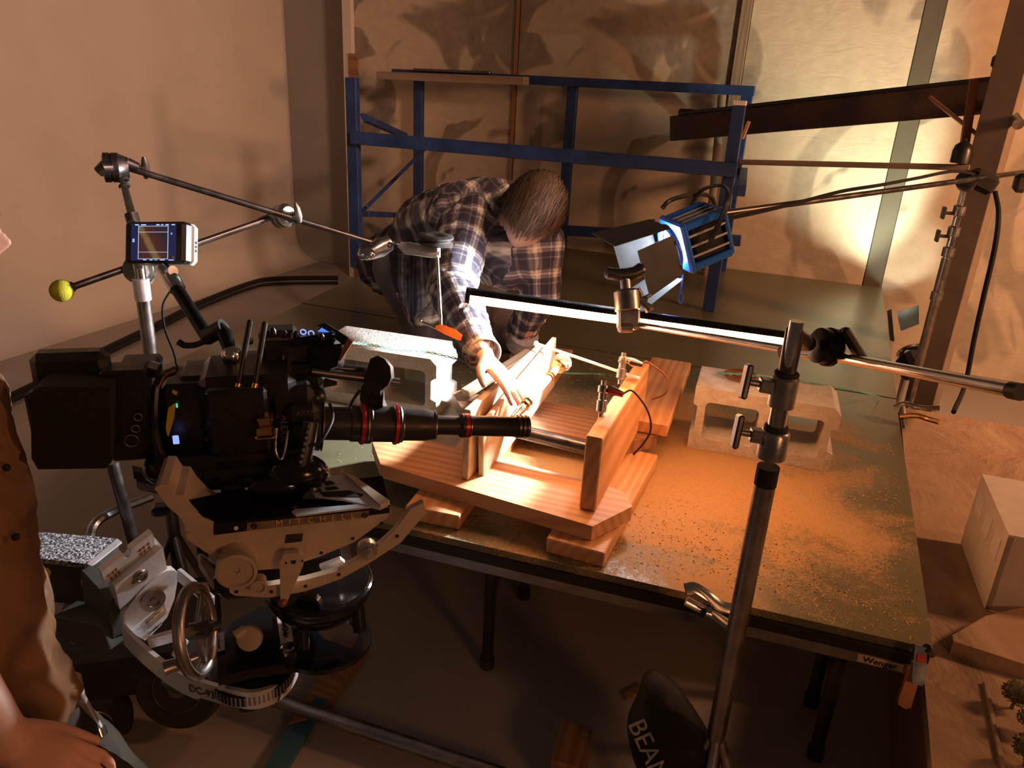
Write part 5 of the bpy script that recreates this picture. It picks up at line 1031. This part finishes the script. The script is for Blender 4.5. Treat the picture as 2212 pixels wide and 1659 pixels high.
def loft(mb, secs, seg=32):      # secs: centre, side vector, front vector (both scaled by radius)
    vs = []
    for c, a, b in secs:
        for k in range(seg): t = 2 * math.pi * k / seg; vs.append(V(c) + V(a) * math.cos(t) + V(b) * math.sin(t))
    n = len(secs); mb.add(vs, [[i * seg + k, i * seg + (k + 1) % seg, (i + 1) * seg + (k + 1) % seg, (i + 1) * seg + k] for i in range(n - 1) for k in range(seg)] + [list(range(seg))[::-1], list(range((n - 1) * seg, n * seg))])
def organic(name, mb, vox, mats, parent, iters=5, bones=None, fold=None, label=None):
    me = bpy.data.meshes.new('t'); me.from_pydata([tuple(p) for p in mb.v], [], mb.f); bm = bmesh.new(); bm.from_mesh(me); bmesh.ops.recalc_face_normals(bm, faces=bm.faces); bm.to_mesh(me); bm.free()
    o = bpy.data.objects.new('t', me); COL.objects.link(o); r = o.modifiers.new('r', 'REMESH'); r.mode = 'VOXEL'; r.voxel_size = vox; s_ = o.modifiers.new('s', 'SMOOTH'); s_.iterations = iters; s_.factor = .5
    bpy.context.view_layer.update(); m2 = bpy.data.meshes.new_from_object(o.evaluated_get(bpy.context.evaluated_depsgraph_get())); bpy.data.objects.remove(o); m2.name = name
    vs = [v.co.copy() for v in m2.vertices]; ns = [v.normal.copy() for v in m2.vertices]
    if fold:
        amp, sc = fold
        for i, v in enumerate(m2.vertices):
            p = vs[i] * sc; w_ = noise.noise(p * .6) ; q = V((p.x + w_ * 1.5, p.y - w_, p.z * .8 + w_ * 2)); a = noise.noise(q); b = 1 - abs(noise.noise(q * 1.7 + V((5, 3, 1)))) * 2
            v.co = vs[i] + ns[i] * amp * (a * .6 + b * .55)
    if bones:
        at = m2.attributes.new('pl', 'FLOAT_VECTOR', 'POINT'); data = []
        for p in vs:
            best = None
            for (a, b, side, off) in bones:
                d = b - a; L = d.length; t = max(0, min(1, (p - a).dot(d) / L / L)); q = (p - a - d * t).length
                if best is None or q < best[0]: best = (q, a, d / L, side, off)
            q, a, d, side, off = best; s2_ = (side - d * side.dot(d)).normalized(); s3_ = d.cross(s2_); r_ = p - a
            data += [r_.dot(d) + off, math.atan2(r_.dot(s3_), r_.dot(s2_)) * .085 if off else r_.dot(s2_), 0]
        at.data.foreach_set('vector', data)
    at = m2.attributes.new('loc', 'FLOAT_VECTOR', 'POINT'); at.data.foreach_set('vector', [c for p in vs for c in p])
    o0 = WORLD[parent.name]; m2.transform(Matrix.Translation(-o0)); m2.materials.clear(); m2.materials.append(mats)
    m2.polygons.foreach_set('use_smooth', [True] * len(m2.polygons)); m2.update()
    return reg(bpy.data.objects.new(name, m2), o0, parent, label)
def head(mb, c, Rm, s=1.0):     # Rm columns: right, forward, up
    rings, seg = 44, 56; vs = []
    def G(x, z, cx, cz, sx, sz): return math.exp(-((x - cx) / sx) ** 2 - ((z - cz) / sz) ** 2)
    for i in range(rings + 1):
        th = math.pi * i / rings
        for k in range(seg):
            a = 2 * math.pi * k / seg; x = math.sin(th) * math.cos(a); y = math.sin(th) * math.sin(a); z = math.cos(th)
            X, Y, Z = .074 * x, .095 * y, .115 * z
            if z < 0: X *= 1 - .22 * z * z; Y *= 1 - (.10 if y > 0 else .35) * z * z
            if y > 0:
                fx = x; f = y ** .5
                Y += f * (.022 * G(fx, z, 0, -.18, .13, .16) + .011 * G(fx, z, 0, -.02, .10, .2) - .012 * (G(fx, z, .36, .02, .2, .11) + G(fx, z, -.36, .02, .2, .11)) + .006 * G(fx, z, 0, .2, .6, .1) + .007 * G(fx, z, 0, -.45, .28, .06) + .005 * G(fx, z, 0, -.57, .22, .06) - .004 * G(fx, z, 0, -.51, .3, .025) + .012 * G(fx, z, 0, -.82, .3, .15) + .005 * (G(fx, z, .55, -.25, .2, .18) + G(fx, z, -.55, -.25, .2, .18)))
            vs.append(V(c) + Rm @ V((X, Y, Z)) * s)
    mb.add(vs, [[i * seg + k, (i + 1) * seg + k, (i + 1) * seg + (k + 1) % seg, i * seg + (k + 1) % seg] for i in range(rings) for k in range(seg)])
    for sx in (-1, 1):
        e = V(c) + Rm @ V((sx * .074, -.008, -.002)) * s; mb.ball(e, (.008 * s, .017 * s, .030 * s), Rm @ Matrix.Rotation(sx * .3, 3, 'Z'), 14, 10)
def hand(mb, wrist, dirv, normal, spread=.12, curl=(.15, .2, .2), s=1.0, thumb_side=1, thumb_out=.7):
    d = V(dirv).normalized(); n = V(normal); n = (n - d * n.dot(d)).normalized(); sd = d.cross(n) * thumb_side       # sd points to the thumb side, n = back of hand
    w0 = V(wrist); vs = []
    loft(mb, [(w0 - d * .02 * s, sd * .026 * s, n * .019 * s), (w0 + d * .01 * s, sd * .028 * s, n * .018 * s), (w0 + d * .04 * s, sd * .038 * s, n * .017 * s), (w0 + d * .075 * s, sd * .041 * s, n * .015 * s), (w0 + d * .092 * s, sd * .038 * s, n * .012 * s)], 20)
    Ls = ((.040, .026, .022), (.045, .029, .023), (.042, .027, .022), (.033, .020, .019)); tips = []
    for i, (off, ln_) in enumerate(zip((.030, .010, -.011, -.030), Ls)):
        base = w0 + d * ((.088, .094, .090, .080)[i]) * s + sd * off * s; dv = (d + sd * spread * (1.5 - i) / 1.5).normalized(); p = base; pts = [base - d * .02 * s, base]; ang = 0
        for j in range(3):
            ang += curl[j] * (1 + .15 * i); v_ = dv * math.cos(ang) - n * math.sin(ang); p = p + v_ * ln_[j] * s; pts.append(p)
        rs = [.0098, .0098, .0088, .0078, .0064]; chain(mb, pts, [r * s for r in rs], 14); tips.append(pts)
    tb = w0 + d * .022 * s + sd * .026 * s; t1 = tb + (d * .6 + sd * thumb_out - n * .15).normalized() * .042 * s; t2 = t1 + (d * .85 + sd * thumb_out * .6 - n * .2).normalized() * .034 * s; t3 = t2 + (d * 1 + sd * .25 - n * .25).normalized() * .026 * s
    chain(mb, [w0 + d * .01 * s + sd * .012 * s, tb, t1, t2, t3], [.016 * s, .0165 * s, .012 * s, .0105 * s, .0078 * s], 14)
    return tips
# ---------------------------------------------------------------- the kneeling man
mn = thing('person', V((-1.3, 2.5, T)), 'person in dark plaid shirt kneeling on the platform, bent over with one arm reaching down', 'person')
hip = D(892, 560, 2.86); hipR = D(868, 580, 2.76); hipL = D(922, 560, 2.95)
kneeR = V((-1.275, 2.42, T + .075)); kneeL = V((-1.02, 2.62, T + .075))
footR = V((-1.50, 2.76, T + .045)); footL = V((-1.24, 2.98, T + .045))
chest = D(1068, 458, 2.52); belly = D(958, 488, 2.70)
shR = D(1003, 500, 2.40); shL = D(1165, 520, 2.48)
elR = D(975, 628, 2.25); wrR = D(1046, 770, 1.97)
elL = D(1166, 640, 2.52); wrL = V((-.935, 2.44, T + .075))
hc = D(1150, 458, 2.32)
# head frame: crown up toward the viewer, face down and slightly left of the picture
hup = (-RF * .60 - RD * .60 + RX * .38).normalized(); hfw = (RD * .80 - RX * .42 - RF * .30); hfw = (hfw - hup * hfw.dot(hup)).normalized(); hrt = hfw.cross(hup); HM = Matrix((hrt, hfw, hup)).transposed()
neck0 = (shR + shL) / 2 - RD * .02
b = MB(); head(b, hc, HM, 1.04)
sp_dir = (chest - hip).normalized(); side = (shR - shL).normalized(); front = sp_dir.cross(side)
loft(b, [(hip - sp_dir * .1, side * .12, front * .09), (hip, side * .14, front * .10), (belly, side * .13, front * .10), (chest, side * .15, front * .10), (chest + sp_dir * .06, side * .09, front * .07)], 24)
chain(b, [chest, neck0, hc - hup * .06 - hfw * .03], [.07, .058, .055])
chain(b, [chest, shR, elR, wrR], [.06, .048, .040, .026]); chain(b, [chest, shL, elL, wrL], [.06, .048, .040, .028])
hd_dir = (D(1132, 864, 1.87) - wrR).normalized(); back = (-RF * .55 - RD * .35 + RX * .75)
hand(b, wrR + hd_dir * .012, hd_dir, back, .16, (.05, .12, .12), 1.0, 1, .75)
hand(b, wrL, (RX * .2 - RF * .1 + V((.3, -.8, -.35))), (0, 0, 1), .15, (.0, .05, .05), 1.0, -1)
chain(b, [hip, hipR, kneeR, footR], [.10, .08, .055, .04]); chain(b, [hip, hipL, kneeL, footL], [.10, .08, .055, .04])
organic('body', b, .0042, M['skin'], mn, 3)
# eyes and brows
for sx in (-1, 1):
    MB().ball(hc + HM @ V((sx * .030, .083, .000)), (.012, .007, .009), HM).build('eyelid', M['skin'], mn)
    MB().tube([hc + HM @ V((sx * .016, .098, .018)), hc + HM @ V((sx * .032, .096, .025)), hc + HM @ V((sx * .050, .084, .020))], [.002, .0035, .0015], 8).build('eyebrow', M['hair'], mn)
# shirt
s_ = MB()
loft(s_, [(hip - sp_dir * .10 - front * .0, side * .165, front * .135), (hip - sp_dir * .0, side * .175, front * .14), (hip + sp_dir * .12, side * .165, front * .14), (belly, side * .165, front * .135), (belly * .5 + chest * .5, side * .18, front * .14), (chest, side * .19, front * .125), (chest + sp_dir * .07, side * .13, front * .09)], 36)
chain(s_, [chest + sp_dir * .02, shR + front * .0, elR, elR * .45 + wrR * .55, wrR - hd_dir * .045], [.085, .082, .066, .056, .046]); chain(s_, [chest + sp_dir * .02, shL, elL, wrL + V((0, 0, .06))], [.085, .078, .062, .046])
# hanging shirt tail toward the viewer
s_.ball(D(1092, 548, 2.46), (.125, .10, .115), None, 24, 16); s_.ball(D(1130, 540, 2.48), (.09, .08, .10), None, 24, 16)
hem = [D(850, 560, 2.72), D(905, 545, 2.66), D(960, 560, 2.60), D(978, 650, 2.52), D(960, 690, 2.52), D(905, 703, 2.56), D(886, 700, 2.60), D(860, 640, 2.68)]
s_.prism(hem, RF * .05 )
loft(s_, [(D(905, 520, 2.72), RX * .13, RF * .07), (D(915, 610, 2.64), RX * .105, RF * .035), (D(935, 690, 2.58), RX * .075, RF * .02)], 24)
rx_ = RX; bones = [(hip - sp_dir * .3, chest + sp_dir * .1, side, 0), (shR, elR, front, .31), (elR, wrR, front, .59), (shL, elL, front, .27), (elL, wrL, front, .53)]
organic('plaid_shirt', s_, .0075, M['plaid'], mn, 4, bones, (.011, 15))
cf = MB(); wd = (wrR - elR).normalized(); c = wrR - wd * .035; cf.lathe(c - wd * .03, wd, [(.040, 0), (.046, .004), (.047, .03), (.049, .055), (.046, .057), (.042, .03)], 36); cf.l = [p for p in cf.l]
cu_ = cf.build('cuff', plain('pale_cuff_fabric', (.30, .27, .27), .9, 0, .3, 60, .3), mn); MB().cyl(c + wd * .01 - RX * .047, c + wd * .01 - RX * .05, .006).build('cuff_button', M['white'], cu_)
cf = MB(); wd = (wrL - elL).normalized(); c = wrL - wd * .07; cf.lathe(c - wd * .03, wd, [(.045, 0), (.052, .004), (.054, .06), (.050, .062)], 36); cf.build('cuff', bpy.data.materials['pale_cuff_fabric'], mn)
# collar and placket with buttons
0 and MB().tube(smooth([chest + sp_dir * .08 + side * .07, chest + sp_dir * .11 + side * .08 - front * .06 * -1, D(1100, 520, 2.24), D(1112, 548, 2.25)], 6), .018, 10, flat=.4)
# hair: scalp cap and strands combed from the crown to the forehead
hr = MB(); rings, seg = 26, 40; vs = []; R3 = random.Random(4)
def hairline(y, x): return .30 - .95 * (-y if y < 0 else 0) * .9 + (.10 if y > .6 else 0)
for i in range(rings + 1):
    for k in range(seg):
        a = 2 * math.pi * k / seg; dx, dy = math.cos(a), math.sin(a); zmin = .12 if dy > .55 else (-.10 if dy > -.1 else -.55); thm = math.acos(zmin); th = thm * i / rings
        x, y, z = math.sin(th) * dx, math.sin(th) * dy, math.cos(th); r_ = 1.0 + .06 * noise.noise(V((x * 4, y * 4, z * 4)))
        vs.append(hc + HM @ V((.088 * x * r_, .108 * y * r_, .127 * z * r_)))
hr.add(vs, [[i * seg + k, (i + 1) * seg + k, (i + 1) * seg + (k + 1) % seg, i * seg + (k + 1) % seg] for i in range(rings) for k in range(seg)])
for n_ in range(6500):
    a = R3.uniform(0, 2 * math.pi); th = R3.uniform(0.02, 1.5 if math.sin(a) > -.1 else 1.9); x, y, z = math.sin(th) * math.cos(a), math.sin(th) * math.sin(a), math.cos(th)
    p = V((.088 * x, .108 * y, .127 * z)); L = R3.uniform(.035, .065); nrm = V((x, y, z)).normalized()
    fl_ = V((x * .5, 1.0 if y > -.45 else -.5, -.35 if y > .3 else (.1 if y > -.45 else -.8))); fl_ = (fl_ - nrm * fl_.dot(nrm)).normalized() + V((R3.gauss(0, .16), R3.gauss(0, .1), 0)); fl_.normalize(); pts = []
    q = p + nrm * .001
    for j in range(5):
        pts.append(q); q = q + (fl_ + nrm * (R3.uniform(.25, .5) - .13 * j) + V((0, 0, -.12 * j))).normalized() * L / 4; nrm = V((q.x / .088 ** 2, q.y / .108 ** 2, q.z / .127 ** 2)).normalized(); fl_ = (fl_ - nrm * fl_.dot(nrm)).normalized()
        ee = math.sqrt((q.x / .0885) ** 2 + (q.y / .1085) ** 2 + (q.z / .1275) ** 2)
        if ee < 1: q = q / ee
    sdv = fl_.cross(nrm).normalized(); vv = []
    for j, t in enumerate(pts): w2 = .0014 * (1 - j / 5.2); vv += [hc + HM @ (t + sdv * w2), hc + HM @ (t - sdv * w2)]
    cv = R3.random() * 9; hr.add(vv, [[2 * j, 2 * j + 1, 2 * j + 3, 2 * j + 2] for j in range(4)], [V((cv, cv * 2, 0))] * 10)
hr.build('hair', M['hair'], mn, ang=180)
# trousers
t_ = MB(); chain(t_, [hip, hipR, kneeR + V((0, 0, .01)), footR + V((0, 0, .02))], [.12, .105, .082, .055]); chain(t_, [hip, hipL, kneeL + V((0, 0, .01)), footL + V((0, 0, .02))], [.135, .115, .082, .055])
organic('trousers', t_, .008, M['jeans'], mn, 5, None, (.008, 11))
for f0, k0 in ((footR, kneeR), (footL, kneeL)):
    dd = (f0 - k0); dd.z = 0; dd.normalize(); m_ = MB(); m_.tube([f0, f0 + dd * .05 - V((0, 0, .01)), f0 + dd * .11 + V((0, 0, -.005)), f0 + dd * .13 + V((0, 0, .02))], [.04, .043, .036, .02], 16, flat=.8); m_.build('shoe', M['black'], mn)
# ---------------------------------------------------------------- seated person cut by the left edge
pn = thing('person', V((-1.25, .45, 0)), 'person at the left picture edge in open brown shirt, hand on the knee', 'person')
h2c = D(-160, 500, 1.25); hup2 = V((.0, .05, 1)).normalized(); hf2 = V((.85, .75, -.12)); hf2 = (hf2 - hup2 * hf2.dot(hup2)).normalized(); HM2 = Matrix((hf2.cross(hup2), hf2, hup2)).transposed()
b = MB(); head(b, h2c, HM2, 1.0)
ps = lambda x, y, d=1.2: D(x, y, d)
bs_ = [ps(-190, 1560), ps(-150, 1300), ps(-150, 1050), ps(-150, 860), ps(-130, 760)]
loft(b, [(bs_[0], E1 * .11, E2 * .13), (bs_[1], E1 * .10, E2 * .12), (bs_[2], E1 * .10, E2 * .13), (bs_[3], E1 * .09, E2 * .12), (bs_[4], E1 * .05, E2 * .06)], 24)
chain(b, [bs_[3], bs_[4], h2c - hup2 * .07], [.07, .055, .055])
shN = ps(-260, 880, 1.08); elN = ps(-170, 1330, 1.0); wrN = ps(6, 1600, 1.00); shF = ps(-120, 870, 1.38)
chain(b, [bs_[3], shN, elN, wrN], [.06, .05, .045, .031]); elF = ps(-60, 1280, 1.36); chain(b, [bs_[3], shF, elF, ps(-10, 1500, 1.3)], [.06, .05, .04, .03])
hd2 = (ps(110, 1640, 1.02) - wrN).normalized(); hand(b, wrN, hd2, -RF * .45 + RX * .35 - RD * .8, .14, (.2, .45, .4), .95, -1, .35)
kN = ps(180, 1730, 1.27); ftN = V((kN.x + .06, kN.y + .1, .05)); chain(b, [bs_[0], kN, ftN], [.08, .05, .04]); kF = ps(150, 1640, 1.42); ftF = V((kF.x + .05, kF.y + .05, .05)); chain(b, [bs_[0] + E2 * .08, kF, ftF], [.08, .05, .04])
organic('body', b, .0045, M['skin'], pn, 3)
for sx in (-1, 1):
    MB().ball(h2c + HM2 @ V((sx * .030, .083, .002)), (.012, .008, .009), HM2).build('eye', M['white'], pn)
    MB().tube([h2c + HM2 @ V((sx * .014, .100, .020)), h2c + HM2 @ V((sx * .032, .097, .028)), h2c + HM2 @ V((sx * .050, .084, .022))], [.002, .004, .0015], 8).build('eyebrow', M['hair'], pn)
hr = MB(); vs = []
for i in range(19):
    for k in range(32):
        a = 2 * math.pi * k / 32; zmin = .42 if math.sin(a) > .3 else -.3; th = math.acos(zmin) * i / 18; vs.append(h2c + HM2 @ V((.084 * math.sin(th) * math.cos(a), .104 * math.sin(th) * math.sin(a), .124 * math.cos(th))))
hr.add(vs, [[i * 32 + k, (i + 1) * 32 + k, (i + 1) * 32 + (k + 1) % 32, i * 32 + (k + 1) % 32] for i in range(18) for k in range(32)]); hr.build('hair', M['hair'], pn)
s_ = MB(); loft(s_, [(ps(-60, 1545), E1 * .145, E2 * .15), (ps(-95, 1500), E1 * .14, E2 * .16), (ps(-140, 1400), E1 * .155, E2 * .17), (ps(-160, 1290), E1 * .150, E2 * .17), (ps(-168, 1180), E1 * .148, E2 * .17), (ps(-176, 1090), E1 * .145, E2 * .18), (ps(-190, 1000), E1 * .130, E2 * .18), (ps(-165, 900), E1 * .10, E2 * .16), (ps(-150, 800), E1 * .07, E2 * .07)], 36)
chain(s_, [bs_[3], shN, elN * .8 + shN * .2], [.08, .072, .062]); chain(s_, [bs_[3], shF, elF], [.08, .07, .06])
organic('open_shirt', s_, .009, M['brownshirt'], pn, 4, None, (.016, 10))
s_ = MB(); s_.ball(ps(-72, 1325, 1.27), (.125, .12, .16), RM, 28, 18); s_.build('undershirt', M['tshirt'], pn)
for x, y in ((14, 1010), (34, 1160)): MB().ball(ps(x, y, 1.19), .006).build('shirt_button', M['ink'], pn)
t_ = MB(); chain(t_, [bs_[0], kN, ftN + V((0, 0, .06))], [.11, .075, .055]); chain(t_, [bs_[0] + E2 * .08, kF, ftF + V((0, 0, .06))], [.13, .08, .055]); organic('trousers', t_, .009, M['olive'], pn, 4, None, (.008, 11))
for f0 in (ftN, ftF): m_ = MB(); m_.tube([f0 - E1 * .06 - V((0, 0, .01)), f0 + E1 * .05 - V((0, 0, .01)), f0 + E1 * .16 - V((0, 0, .02)), f0 + E1 * .19 - V((0, 0, .03))], [.036, .042, .036, .018], 16, flat=.9); m_.build('shoe', M['black'], pn)
sz = bs_[0].z - .10; MB().box((bs_[0].x, bs_[0].y + .02, sz / 2), (.34, .36, sz), RM, .008).build('wooden_seat_box', M['pine'], None, 'plain wooden box the seated person at the left edge sits on', 'box')
